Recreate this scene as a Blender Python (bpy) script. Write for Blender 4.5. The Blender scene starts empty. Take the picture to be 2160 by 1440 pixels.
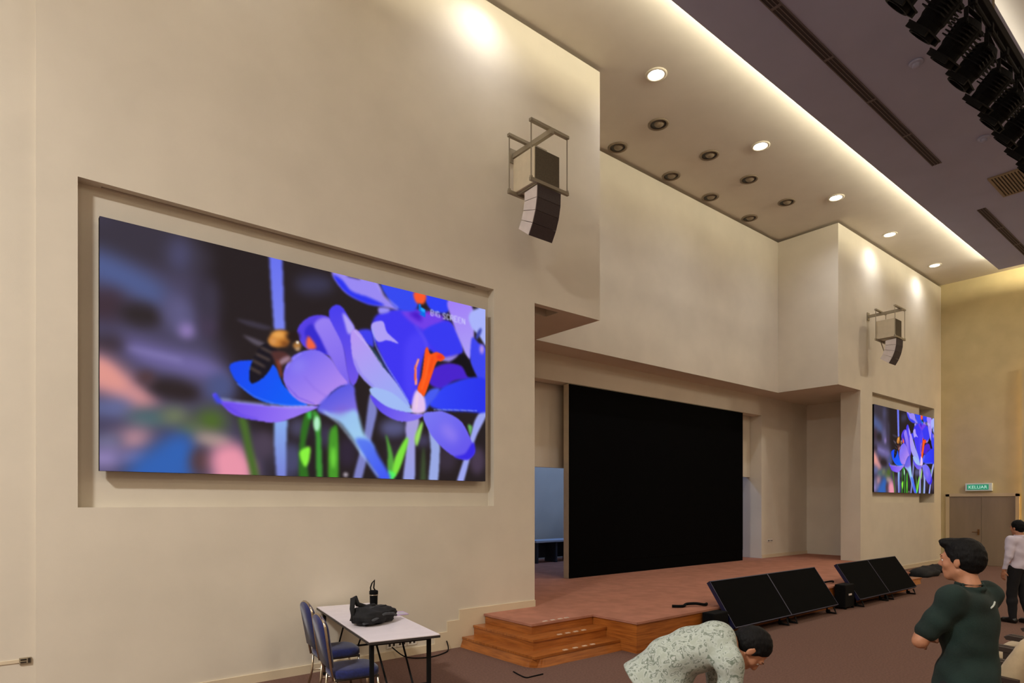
import bpy, bmesh, math, random
import numpy as np
from mathutils import Vector, Matrix
random.seed(7); np.random.seed(7)
sc = bpy.context.scene
C = sc.collection
PI = math.pi

# ------------------------------------------------------------------ camera
F_PX = 1335.0; HOR_Y = 1061.0; CAM_H = 2.0; CAM_D = 7.28
YAW = math.atan2(.635, .773)                      # turned right from the front wall's normal
_c, _s = math.cos(YAW), math.sin(YAW)
cam_d = bpy.data.cameras.new('camera'); cam = bpy.data.objects.new('camera', cam_d); C.objects.link(cam)
cam.location = (0, -CAM_D, CAM_H); cam.rotation_euler = (PI/2, 0, -YAW)
cam_d.sensor_width = 36; cam_d.lens = 36*F_PX/2160; cam_d.shift_y = (HOR_Y-720)/2160
cam_d.clip_end = 200
sc.camera = cam

def ray(px, py):
    a = (px-1080)/F_PX; b = (HOR_Y-py)/F_PX
    return Vector((a*_c+_s, -a*_s+_c, b))
def on_y(px, py, y):
    r = ray(px, py); t = (y+CAM_D)/r.y
    return Vector((r.x*t, y, CAM_H+r.z*t))
def on_z(px, py, z):
    r = ray(px, py); t = (z-CAM_H)/r.z
    return Vector((r.x*t, r.y*t-CAM_D, z))

# ------------------------------------------------------------------ world, lights, exposure
w = bpy.data.worlds.new('World'); sc.world = w; w.use_nodes = True
w.node_tree.nodes['Background'].inputs[0].default_value = (.9, .88, 1, 1)
w.node_tree.nodes['Background'].inputs[1].default_value = 0.0
sc.view_settings.view_transform = 'Standard'; sc.view_settings.look = 'None'
EXPO = 0.0
sc.view_settings.exposure = EXPO; sc.view_settings.gamma = 1; sc.view_settings.use_curve_mapping = False

def look_at(o, tgt):
    o.rotation_euler = (Vector(tgt)-o.location).to_track_quat('-Z', 'Y').to_euler()
def area(name, loc, size, power, col, tgt=None, rot=None, spread=PI):
    l = bpy.data.lights.new(name, 'AREA'); l.shape = 'RECTANGLE'; l.size, l.size_y = size; l.energy = power; l.color = col
    l.spread = spread
    o = bpy.data.objects.new(name, l); C.objects.link(o); o.location = loc
    if rot: o.rotation_euler = rot
    if tgt: look_at(o, tgt)
    return o
def spot(name, loc, tgt, power, col, ang, blend=.6, rad=.06):
    l = bpy.data.lights.new(name, 'SPOT'); l.energy = power; l.color = col; l.spot_size = ang; l.spot_blend = blend
    l.shadow_soft_size = rad
    o = bpy.data.objects.new(name, l); C.objects.link(o); o.location = loc; look_at(o, tgt)
    return o
WARM = (1, .87, .68); NEUT = (1, .93, .82); COOL = (.93, .95, 1)
ZH = 8.6                                           # height of the added lamps over the audience
ZC = 9.31                                          # upper ceiling
# added unseen lamps that light the front wall (their housings are built with the ceiling)
ADDED_LAMPS = [(-4.8, -5.2, 1060, (1, .98, .94)), (3.0, -8.6, 90, WARM), (9.5, -8.6, 80, WARM), (16.0, -8.6, 190, WARM), (21.5, -7.0, 330, WARM),
         (-3.0, -13.0, 260, WARM), (4.0, -13.5, 150, WARM), (12.0, -13.5, 130, WARM), (19.0, -13.5, 130, WARM)]
for hi, (hx, hy, hp, hc) in enumerate(ADDED_LAMPS):
    area('added_light_%d_offscreen' % (hi+1), (hx, hy, ZH-.05), (1.2, .6), hp, hc, rot=(0, 0, 0))
# concealed cove strips round the dropped ceiling
area('cove_strip', (7.0, -1.98, 9.15), (32, .05), 420, (1, .93, .70), rot=(math.radians(118), 0, 0))
area('cove_strip', (7.0, -4.55, 9.15), (32, .05), 55, (1, .93, .78), rot=(math.radians(-118), 0, 0))
area('cove_strip', (23.22, -3.3, 9.15), (.05, 2.5), 95, (1, .90, .60), rot=(0, math.radians(-118), 0))
# the blue lit room seen through the openings beside the black screen
area('backstage_work_light', (12.3, 4.2, 4.58), (5, .3), 70, (.32, .52, 1), rot=(0, 0, 0))

# ------------------------------------------------------------------ materials
def lin(c):
    return tuple(((v/255)/12.92 if v/255 <= .04045 else ((v/255+.055)/1.055)**2.4) for v in c)
MATS = {}
def mat(name, rgb, rough=.6, metal=0, noise=0, nscale=8, bump=0, bscale=60, spec=.5, stretch=None, coat=0, sheen=0, rgb2=None, contrast=(.35, .65)):
    m = bpy.data.materials.new(name); m.use_nodes = True; nt = m.node_tree; n = nt.nodes; b = n['Principled BSDF']
    col = (*lin(rgb), 1)
    b.inputs['Base Color'].default_value = col; b.inputs['Roughness'].default_value = rough
    b.inputs['Metallic'].default_value = metal; b.inputs['Specular IOR Level'].default_value = spec
    if coat: b.inputs['Coat Weight'].default_value = coat; b.inputs['Coat Roughness'].default_value = .15
    if sheen: b.inputs['Sheen Weight'].default_value = sheen
    tc = n.new('ShaderNodeTexCoord'); mp = n.new('ShaderNodeMapping'); nt.links.new(tc.outputs['Object'], mp.inputs[0])
    if stretch: mp.inputs['Scale'].default_value = stretch
    if noise or rgb2:
        t = n.new('ShaderNodeTexNoise'); t.inputs['Scale'].default_value = nscale; t.inputs['Detail'].default_value = 5
        nt.links.new(mp.outputs[0], t.inputs[0])
        r = n.new('ShaderNodeValToRGB'); r.color_ramp.elements[0].position = contrast[0]; r.color_ramp.elements[1].position = contrast[1]
        if rgb2: a, c2 = lin(rgb), lin(rgb2)
        else: a = tuple(v*(1-noise) for v in lin(rgb)); c2 = tuple(min(1, v*(1+noise)) for v in lin(rgb))
        r.color_ramp.elements[0].color = (*a, 1); r.color_ramp.elements[1].color = (*c2, 1)
        nt.links.new(t.outputs[0], r.inputs[0]); nt.links.new(r.outputs[0], b.inputs['Base Color'])
    if bump:
        t2 = n.new('ShaderNodeTexNoise'); t2.inputs['Scale'].default_value = bscale; t2.inputs['Detail'].default_value = 3
        nt.links.new(mp.outputs[0], t2.inputs[0])
        bp = n.new('ShaderNodeBump'); bp.inputs['Strength'].default_value = bump; bp.inputs['Distance'].default_value = .01
        nt.links.new(t2.outputs[0], bp.inputs['Height']); nt.links.new(bp.outputs[0], b.inputs['Normal'])
    MATS[name] = m
    return m
def emit(name, rgb, strength):
    m = bpy.data.materials.new(name); m.use_nodes = True; nt = m.node_tree; b = nt.nodes['Principled BSDF']
    b.inputs['Base Color'].default_value = (*lin(rgb), 1)
    b.inputs['Emission Color'].default_value = (*lin(rgb), 1); b.inputs['Emission Strength'].default_value = strength
    MATS[name] = m
    return m
mat('plaster', (214, 205, 189), .85, noise=.03, nscale=1.5, bump=.05, bscale=90, spec=.2)
mat('plaster_tan', (188, 172, 132), .85, noise=.05, nscale=2, bump=.05, bscale=90, spec=.2)
mat('ceiling_white', (216, 208, 196), .9, noise=.02, nscale=2, spec=.2)
mat('ceiling_grey', (172, 176, 206), .9, noise=.03, nscale=1, spec=.2)
mat('skirting', (214, 198, 170), .6)
mat('carpet', (112, 86, 76), 1, noise=.12, nscale=40, bump=.35, bscale=260, spec=.05)
mat('stage_carpet', (170, 118, 98), 1, noise=.10, nscale=4, bump=.3, bscale=260, spec=.05)
mat('wood', (176, 104, 42), .35, nscale=3, stretch=(1, 1, 16), rgb2=(140, 76, 26), bump=.03, bscale=20, coat=.4)
mat('wood_tread', (176, 104, 42), .35, nscale=3, stretch=(1, 14, 1), rgb2=(140, 76, 26), bump=.03, bscale=20, coat=.4)
mat('nosing', (232, 214, 190), .3, metal=.3)
mat('led_black', (3, 3, 4), .8, spec=.05)
mat('frame_navy', (24, 25, 62), .45, metal=.2)
mat('black_plastic', (6, 6, 7), .8, spec=.15, noise=.2, nscale=20)
mat('black_metal', (8, 8, 9), .7, spec=.2)
mat('lens_dark', (14, 14, 20), .3)
mat('dark_fabric', (13, 13, 16), .85, noise=.3, nscale=30, bump=.2, bscale=200)
mat('fabric_grey', (62, 64, 68), .85, noise=.2, nscale=30, bump=.2, bscale=200)
mat('cabinet_cream', (205, 193, 168), .6, noise=.04)
mat('cabinet_white', (214, 205, 202), .6, noise=.04)
mat('grille_brown', (84, 74, 58), .8, noise=.2, nscale=120, bump=.3, bscale=300)
mat('grille_dark', (66, 56, 56), .8, noise=.2, nscale=120, bump=.3, bscale=300)
mat('rig_grey', (150, 140, 122), .45, metal=.5)
mat('table_white', (220, 212, 218), .45, noise=.03)
mat('edge_dark', (46, 40, 38), .5)
mat('chair_blue', (14, 25, 86), .9, noise=.25, nscale=40, bump=.25, bscale=180, sheen=.3)
mat('chrome', (190, 176, 156), .25, metal=1)
mat('door_brown', (128, 112, 92), .6, noise=.06, nscale=4, stretch=(1, 1, .2))
mat('door_frame', (186, 168, 136), .6)
mat('brass', (120, 86, 50), .4, metal=.8)
mat('vent_dark', (58, 50, 52), .8)
mat('vent_slat', (108, 97, 98), .7)
mat('grille_tan', (150, 136, 112), .7)
mat('white_plastic', (224, 218, 208), .5)
mat('lamp_ring', (206, 196, 178), .5)
mat('lamp_dark', (128, 112, 92), .5)
mat('lamp_black', (44, 36, 28), .5)
emit('lamp_on', (255, 248, 235), 14)
mat('exit_white', (214, 222, 214), .4)
emit('exit_green', (32, 142, 106), .55)
emit('exit_text', (190, 226, 214), .6)
mat('skin', (176, 122, 92), .55, noise=.06, nscale=30)
mat('hair', (7, 6, 7), .7, spec=.2, noise=.2, nscale=40, bump=.6, bscale=90, stretch=(1, 1, .25))
mat('eye_white', (225, 220, 214), .3)
mat('lip', (140, 84, 74), .5)
mat('shirt_green', (14, 36, 32), .9, noise=.25, nscale=6, bump=.2, bscale=150)
mat('shirt_white', (206, 198, 214), .9, noise=.05, nscale=6, bump=.15, bscale=150)
mat('trouser_black', (12, 12, 16), .9, noise=.2, nscale=10, bump=.15, bscale=200)
mat('shoe_black', (14, 12, 12), .35)
mat('seat_beige', (180, 160, 128), .9, noise=.08, nscale=10, bump=.2, bscale=160, sheen=.2)
mat('arm_dark', (40, 24, 18), .5)
mat('red_plastic', (110, 30, 26), .5)
mat('steel_light', (190, 200, 214), .5)
mat('bench_dark', (52, 54, 62), .7)
mat('notebook', (186, 166, 196), .6)
mat('white_print', (190, 196, 190), .7)
def batik():
    m = bpy.data.materials.new('shirt_batik'); m.use_nodes = True; nt = m.node_tree; n = nt.nodes; b = n['Principled BSDF']
    b.inputs['Roughness'].default_value = .9
    tc = n.new('ShaderNodeTexCoord'); nz = n.new('ShaderNodeTexNoise'); nz.inputs['Scale'].default_value = 14
    mx = n.new('ShaderNodeMixRGB'); mx.inputs[0].default_value = .12
    vo = n.new('ShaderNodeTexVoronoi'); vo.feature = 'SMOOTH_F1'; vo.inputs['Scale'].default_value = 40
    nt.links.new(tc.outputs['Object'], nz.inputs[0]); nt.links.new(tc.outputs['Object'], mx.inputs[1]); nt.links.new(nz.outputs[1], mx.inputs[2])
    nt.links.new(mx.outputs[0], vo.inputs[0])
    r = n.new('ShaderNodeValToRGB'); e = r.color_ramp.elements
    e[0].position = .12; e[0].color = (*lin((182, 188, 184)), 1); e[1].position = .62; e[1].color = (*lin((158, 166, 156)), 1)
    k = e.new(.28); k.color = (*lin((100, 112, 98)), 1); k = e.new(.42); k.color = (*lin((172, 180, 174)), 1)
    nt.links.new(vo.outputs[0], r.inputs[0]); nt.links.new(r.outputs[0], b.inputs['Base Color'])
    MATS['shirt_batik'] = m
batik()

# ------------------------------------------------------------------ helpers
def obj(name, bm, material, parent=None, smooth=False, loc=None, rotz=0):
    me = bpy.data.meshes.new(name)
    if isinstance(bm, bmesh.types.BMesh):
        bmesh.ops.recalc_face_normals(bm, faces=bm.faces[:])
        bm.to_mesh(me); bm.free()
    else: me = bm
    if material: me.materials.append(MATS[material])
    if smooth:
        for p in me.polygons: p.use_smooth = True
    o = bpy.data.objects.new(name, me); C.objects.link(o)
    if parent: o.parent = parent
    if loc is not None: o.location = loc
    o.rotation_euler.z = rotz
    return o
def thing(name, label, cat, loc=(0, 0, 0), rotz=0, group=None):
    o = bpy.data.objects.new(name, None); C.objects.link(o); o.empty_display_size = .1
    o.location = loc; o.rotation_euler = (0, 0, rotz); tag(o, label, cat, group); return o
def tag(o, label, cat, group=None):
    o['label'] = label; o['category'] = cat
    if group: o['group'] = group
    return o
def struct(o, label=None):
    o['kind'] = 'structure'
    if label: o['label'] = label
    return o
def B(): return bmesh.new()
def box(bm, x0, x1, y0, y1, z0, z1, bev=0):
    r = bmesh.ops.create_cube(bm, size=1)
    vs = r['verts']
    for v in vs:
        v.co = Vector(((x0+x1)/2+v.co.x*(x1-x0), (y0+y1)/2+v.co.y*(y1-y0), (z0+z1)/2+v.co.z*(z1-z0)))
    if bev:
        es = list({e for v in vs for e in v.link_edges})
        bmesh.ops.bevel(bm, geom=es, offset=bev, segments=2, affect='EDGES', profile=.5)
    return bm
def tube(bm, pts, r, seg=8, cap=True, closed=False):
    pts = [Vector(p) for p in pts]; rs = r if isinstance(r, (list, tuple)) else [r]*len(pts)
    rings = []; n = len(pts); up = Vector((0, 0, 1))
    prev = None
    for i, p in enumerate(pts):
        if closed: d = pts[(i+1) % n]-pts[i-1]
        else: d = pts[min(i+1, n-1)]-pts[max(i-1, 0)]
        d.normalize()
        if prev is None:
            a = d.cross(up)
            if a.length < 1e-3: a = d.cross(Vector((1, 0, 0)))
        else: a = prev-d*prev.dot(d)
        a.normalize(); prev = a; b = d.cross(a)
        rings.append([bm.verts.new(p+(a*math.cos(t)+b*math.sin(t))*rs[i]) for t in [2*PI*k/seg for k in range(seg)]])
    for i in range(n if closed else n-1):
        A, Bq = rings[i], rings[(i+1) % n]
        for k in range(seg): bm.faces.new((A[k], A[(k+1) % seg], Bq[(k+1) % seg], Bq[k]))
    if cap and not closed:
        bm.faces.new(rings[0][::-1]); bm.faces.new(rings[-1])
    return bm
def lathe(bm, prof, seg=24, ctr=(0, 0, 0), m=None):
    rings = []
    for r, z in prof:
        if r < 1e-5: rings.append([bm.verts.new((ctr[0], ctr[1], ctr[2]+z))])
        else: rings.append([bm.verts.new((ctr[0]+r*math.cos(2*PI*k/seg), ctr[1]+r*math.sin(2*PI*k/seg), ctr[2]+z)) for k in range(seg)])
    for a, b in zip(rings, rings[1:]):
        for k in range(seg):
            k2 = (k+1) % seg
            if len(a) == 1 and len(b) == 1: continue
            if len(a) == 1: bm.faces.new((a[0], b[k], b[k2]))
            elif len(b) == 1: bm.faces.new((a[k], a[k2], b[0]))
            else: bm.faces.new((a[k], a[k2], b[k2], b[k]))
    if m is not None: bmesh.ops.transform(bm, matrix=m, verts=[v for r in rings for v in r])
    return bm
def prism(bm, poly, z0, z1):
    a = [bm.verts.new((x, y, z0)) for x, y in poly]; b = [bm.verts.new((x, y, z1)) for x, y in poly]
    n = len(poly); bm.faces.new(a[::-1]); bm.faces.new(b)
    for i in range(n): bm.faces.new((a[i], a[(i+1) % n], b[(i+1) % n], b[i]))
    return bm
def prism_x(bm, poly, x0, x1):                     # polygon in (y,z) extruded along x
    a = [bm.verts.new((x0, y, z)) for y, z in poly]; b = [bm.verts.new((x1, y, z)) for y, z in poly]
    n = len(poly); bm.faces.new(a[::-1]); bm.faces.new(b)
    for i in range(n): bm.faces.new((a[i], a[(i+1) % n], b[(i+1) % n], b[i]))
    return bm
def dup(root, loc=None, rotz=None, label=None):
    def cp(o, par):
        c = o.copy(); C.objects.link(c); c.parent = par
        if par is not None: c.matrix_parent_inverse = o.matrix_parent_inverse
        for ch in list(o.children): cp(ch, c)
        return c
    kids = cp(root, None)
    if loc is not None: kids.location = loc
    if rotz is not None: kids.rotation_euler.z = rotz
    if label: kids['label'] = label
    return kids
def text_obj(name, s, size, material, parent, loc, rot, depth=.002):
    cu = bpy.data.curves.new(name, 'FONT'); cu.body = s; cu.size = size; cu.extrude = depth; cu.align_x = 'CENTER'; cu.align_y = 'CENTER'
    t = bpy.data.objects.new(name, cu); C.objects.link(t)
    dg = bpy.context.evaluated_depsgraph_get(); me = bpy.data.meshes.new_from_object(t.evaluated_get(dg))
    bpy.data.objects.remove(t)
    me.materials.clear(); me.materials.append(MATS[material])
    o = bpy.data.objects.new(name, me); C.objects.link(o); o.parent = parent; o.location = loc; o.rotation_euler = rot
    return o

# ------------------------------------------------------------------ room shell
XL, XR, YB = -9.0, 24.63, -18.0                    # side walls and rear wall of the hall
ZW = 9.24
X0, X1 = .63, 5.64                                 # screen niche beside the camera-side wall
Z0, Z1 = 1.96, 5.11
J0, J1 = 6.43, 18.24                               # stage opening jambs
K0, K1 = 7.89, 16.88                               # upper opening
SOF = 5.07
bm = B(); T = .52
box(bm, XL, .31, .035, T, 0, ZW); box(bm, .31, X0, 0, T, 0, ZW)
box(bm, X0, X1, 0, T, 0, Z0); box(bm, X0, X1, 0, .085, Z1, ZW); box(bm, X0, X1, .125, T, Z1, ZW); box(bm, X0, .83, .085, .125, Z1, ZW); box(bm, 5.38, X1, .085, .125, Z1, ZW); box(bm, .83, 5.38, .085, .125, Z1+.3, ZW);   # head of the niche with its screen slot
box(bm, X0, X1, .14, T, Z0, Z1)
box(bm, X1, J0, 0, T, 0, ZW)
box(bm, J0, K0, 0, 1.75, SOF+.3, ZW)                # soffit with a recessed slot
box(bm, J0, 6.5, 0, 1.75, SOF, SOF+.3); box(bm, 7.05, K0, 0, 1.75, SOF, SOF+.3); box(bm, 6.5, 7.05, 0, .12, SOF, SOF+.3); box(bm, 6.5, 7.05, .42, 1.75, SOF, SOF+.3)
box(bm, K1, J1, 0, 1.75, SOF, ZW)
R0, R1 = 19.02, 23.98
box(bm, J1, R0, 0, T, 0, ZW); box(bm, R0, R1, 0, T, 0, 2.02); box(bm, R0, R1, 0, T, 5.11, ZW)
box(bm, R0, 23.05, .14, T, 2.02, 5.11); box(bm, 23.05, R1, .42, T, 2.02, 5.11)
box(bm, R1, XR, 0, T, 0, ZW)
wall_front = struct(obj('wall_front', bm, 'plaster'), 'cream plaster front wall with two screen niches and stepped stage opening')
bm = B(); box(bm, K0, K1, 1.62, 1.9, SOF, ZW)
struct(obj('wall_bulkhead', bm, 'plaster'), 'cream plaster bulkhead wall set back above the stage')
# dark shadow gap under the ceiling
bm = B(); box(bm, XL, K0-.2, .2, T, ZW, ZC); box(bm, K0-.2, K1+.2, 1.80, 1.9, ZW, ZC); box(bm, K1+.2, XR, .2, T, ZW, ZC); box(bm, K1+.2, K1+.4, T, 1.9, ZW, ZC); box(bm, K0-.4, K0-.2, T, 1.9, ZW, ZC)
struct(obj('trim_1', bm, 'plaster'), 'recessed shadow gap between front wall and ceiling')
# stage house walls
SX0, SX1 = 4.87, 19.8
SB = 2.22
N0, N1 = 7.57, 17.08                               # niche of the centre screen
ZS = .42
bm = B(); box(bm, SX0-.2, N0, SB, SB+.3, ZS, SOF); box(bm, N1, SX1+.2, SB, SB+.3, ZS, SOF); box(bm, N0, N1, SB, SB+.3, 4.52, SOF)
struct(obj('wall_stage_back', bm, 'plaster'), 'cream wall at the rear of the stage around the black screen')
bm = B(); box(bm, N0, N1, SB+.36, SB+.46, 2.76, 4.6)
struct(obj('wall_lintel', bm, 'plaster'), 'tan wall panel above the blue lit backstage openings')
bm = B(); box(bm, SX0-.2, SX0, T, SB, ZS, SOF)
struct(obj('wall_stage_left', bm, 'plaster'), 'side wall of the stage behind the near jamb')
bm = B(); box(bm, SX1, SX1+.2, T, SB, ZS, SOF)
struct(obj('wall_stage_right', bm, 'plaster'), 'side wall of the stage by the far jamb')
bm = B(); box(bm, K0, K1, 1.9, SB+.3, SOF, SOF+.12); box(bm, SX0-.2, K0, 1.75, SB+.3, SOF, SOF+.12); box(bm, K1, SX1+.2, 1.75, SB+.3, SOF, SOF+.12); box(bm, SX0-.2, J0, T, 1.75, SOF, SOF+.12); box(bm, J1, SX1+.2, T, 1.75, SOF, SOF+.12)
struct(obj('ceiling_stage', bm, 'plaster'), 'flat soffit over the stage')
# backstage
bm = B(); box(bm, N0-.1, N0, SB+.3, 6.2, ZS, 4.6)
struct(obj('wall_backstage_left', bm, 'plaster'), 'backstage end wall on the near side')
bm = B(); box(bm, N1, N1+.1, SB+.3, 6.2, ZS, 4.6)
struct(obj('wall_backstage_right', bm, 'plaster'), 'blue lit backstage end wall seen past the black screen')
bm = B(); box(bm, N0-.1, N1+.1, 6.1, 6.3, ZS, 4.6)
struct(obj('wall_backstage_rear', bm, 'plaster'), 'blue lit rear wall of the backstage')
bm = B(); box(bm, N0-.1, N1+.1, SB+.3, 6.3, 4.6, 4.7)
struct(obj('ceiling_backstage', bm, 'ceiling_grey'), 'low backstage ceiling')
# hall walls, floor, ceilings
bm = B(); box(bm, XR, XR+.3, YB, T, 0, ZC)
struct(obj('wall_right', bm, 'plaster_tan'), 'tan plaster side wall with the exit door')
bm = B(); box(bm, XL-.3, XL, YB, T, 0, ZC)
struct(obj('wall_left', bm, 'plaster'), 'plaster side wall out of view')
bm = B(); box(bm, XL-.3, XR+.3, YB-.3, YB, 0, ZC)
struct(obj('wall_back', bm, 'plaster'), 'plaster rear wall behind the camera')
bm = B(); box(bm, XL-.3, XR+.3, YB-.3, 6.3, -.2, 0)
struct(obj('floor', bm, 'carpet'), 'brown mauve carpet floor of the hall')
bm = B(); box(bm, XL-.3, XR+.3, YB-.3, 1.9, ZC, ZC+.2)
struct(obj('ceiling', bm, 'ceiling_white'), 'cream upper ceiling with downlights and cove glow')
bm = B(); SE = 23.33; box(bm, XL+.3, SE, -4.68, -1.88, 9.0, 9.07); box(bm, XL+.3, SE, -1.93, -1.88, 9.07, 9.12); box(bm, XL+.3, SE, -4.68, -4.63, 9.07, 9.12); box(bm, SE-.05, SE, -4.68, -1.88, 9.07, 9.12)
struct(obj('ceiling_dropped', bm, 'ceiling_grey'), 'grey dropped ceiling band with slot diffusers and cove edges')
# hangers of the dropped band
bm = B()
for x in np.arange(-6, 23, 4.0): box(bm, x-.03, x+.03, -3.3, -3.24, 9.07, ZC)
h = obj('ceiling_hanger', bm, 'ceiling_grey'); struct(h, 'hidden hangers of the dropped ceiling')
# made-up housings for the added lamps over the audience
hl = None
for i, (hx, hy, hp, hc) in enumerate(ADDED_LAMPS):
    if hl is None:
        hl = thing('added_luminaire', 'added unseen rectangular lamp hung on rods above the audience', 'ceiling light', (hx, hy, ZH), 0, 'added audience lamps')
        bm = B()
        box(bm, -.66, .66, .30, .36, -.06, 0); box(bm, -.66, .66, -.36, -.30, -.06, 0); box(bm, -.66, -.60, -.3, .3, -.06, 0); box(bm, .60, .66, -.3, .3, -.06, 0)
        obj('frame', bm, 'white_plastic', hl)
        bm = B(); box(bm, -.66, .66, -.36, .36, 0, .03); obj('top_plate', bm, 'white_plastic', hl)
        for q in (-.5, .5):
            bm = B(); tube(bm, [(q, 0, .03), (q, 0, ZC-ZH-.004)], .01, 6); obj('rod', bm, 'rig_grey', hl)
    else: dup(hl, (hx, hy, ZH))
# right wall pilaster that hides a vertical wall-washing strip
bm = B(); box(bm, XR-.28, XR-.2, -6.5, -2.22, 0, 6.3); box(bm, XR-.2, XR, -6.5, -2.6, 0, 6.3)
struct(obj('wall_right_panel', bm, 'plaster_tan'), 'stand-off wall panel with light glowing from its edge')
area('panel_edge_strip', (XR-.12, -2.5, 3.2), (.05, 6.0), 55, (1, .84, .62), rot=(math.radians(-90), 0, 0))

# skirting
bm = B(); box(bm, XL, .31, .015, .035, 0, .10); box(bm, .31, 4.62, -.02, 0, 0, .10)
box(bm, 4.62, 4.82, -.02, 0, 0, .24); box(bm, 4.82, 5.02, -.02, 0, 0, .38); box(bm, 5.02, J0, -.02, 0, 0, .52)
struct(obj('baseboard_front', bm, 'skirting'), 'cream skirting on the front wall stepping up beside the stage steps')
bm = B(); box(bm, J1, 24.63, -.02, 0, 0, .52 if False else .12)
struct(obj('baseboard_front_far', bm, 'skirting'), 'cream skirting on the front wall beyond the stage')
bm = B(); box(bm, N1, SX1, SB-.02, SB, ZS, ZS+.1)
struct(obj('baseboard_stage', bm, 'skirting'), 'skirting at the rear of the stage')
# thin dado joint on the set-back strip of wall
bm = B(); box(bm, XL, .24, .028, .036, .545, .575)
struct(obj('trim_2', bm, 'skirting'), 'thin cable trunking along the set-back strip of wall')
# ------------------------------------------------------------------ stage
stage = thing('stage_platform', 'low carpeted stage platform with orange wooden front and corner steps', 'stage', (12.33, 0, 0))
def st(name, bm, m): 
    bmesh.ops.translate(bm, verts=bm.verts[:], vec=(-12.33, 0, 0)); return obj(name, bm, m, stage)
SY = -1.85; XA, XB = 6.60, 16.30
deck = [(XA, SY), (XB, SY), (XB, -1.06), (17.60, -1.06), (17.60, -.021), (J1-.002, -.021), (J1-.002, T+.005), (SX1-.005, T+.005), (SX1-.005, SB-.022), (N1-.005, SB-.022), (N1-.005, 6.09), (N0+.005, 6.09), (N0+.005, SB-.005), (SX0+.005, SB-.005), (SX0+.005, T+.005), (J0-.005, T+.005), (J0-.005, -.021), (5.44, -.021), (5.44, -1.06), (XA, -1.06)]
bm = B(); prism(bm, deck, ZS-.03, ZS); st('deck', bm, 'stage_carpet')
bm = B(); box(bm, XA+.02, XB-.02, SY+.02, -.03, 0, ZS-.031); box(bm, 5.46, XA+.01, -1.04, -.03, .281, ZS-.031); box(bm, XB-.01, 17.58, -1.04, -.03, .281, ZS-.031); box(bm, 17.5, J1-.003, -.018, .05, 0, ZS-.031)
st('fascia', bm, 'wood')
def rounded(poly, r):                              # round the outer corner of an L shaped step footprint
    return poly
def step(sgn, x_out, y_out, z0, z1, base=False):
    xi = XA+.015 if sgn < 0 else XB-.015
    bm = B()
    top = [(xi, -.025), (x_out, -.025), (x_out, y_out), (xi, y_out)]
    if not base:
        prism(bm, top, z1-.03, z1); a = st('tread', bm, 'wood_tread')
        bm = B(); e = .015*sgn
        prism(bm, [(xi, -.025), (x_out-e, -.025), (x_out-e, y_out+.015), (xi, y_out+.015)], z0, z1-.031); st('riser', bm, 'wood')
    else:
        prism(bm, top, z1-.03, z1); st('tread', bm, 'wood_tread')
        bm = B(); n = 7; R = .22
        bot = [(xi, -.025), (x_out-.03*-sgn*-1, -.025)]
        cx, cy = x_out-sgn*(R-.03), y_out+R-.03
        pts_b = [(xi, -.025), (x_out+sgn*.03, -.025)]; pts_t = [(xi, -.025), (x_out-sgn*.012, -.025)]
        for k in range(n+1):
            t = k/n*PI/2
            pts_b.append((cx+sgn*R*math.cos(t), cy-R*math.sin(t)))
            q = max(math.cos(t), math.sin(t)); rr = .19
            pts_t.append((x_out-sgn*.012-sgn*rr*(1-math.cos(t)/q), y_out+.012+rr*(1-math.sin(t)/q)))
        pts_b.append((xi, y_out-.03)); pts_t.append((xi, y_out+.012))
        a = [bm.verts.new((x, y, 0)) for x, y in pts_b]; b = [bm.verts.new((x, y, z1-.031)) for x, y in pts_t]
        m = len(a)
        for i in range(m): bm.faces.new((a[i], a[(i+1) % m], b[(i+1) % m], b[i]))
        bm.faces.new(b); bm.faces.new(a[::-1]); st('riser', bm, 'wood')
step(-1, 5.06, -1.55, 0, .14, True); step(-1, 5.25, -1.31, .14, .28)
step(1, 18.0, -1.55, 0, .14, True); step(1, 17.8, -1.31, .14, .28)
for (xs, y, z) in [((5.72, 5.86, 6.00, 6.12), -1.06, ZS), ((5.75, 5.90, 6.05, 6.20), -1.31, .28), ((5.62, 5.80, 5.97, 6.12), -1.55, .14)]:
    for x in xs:
        bm = B(); box(bm, x-.035, x+.035, y+.03, y+.065, z, z+.006); st('anti_slip_plate', bm, 'nosing')

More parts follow.
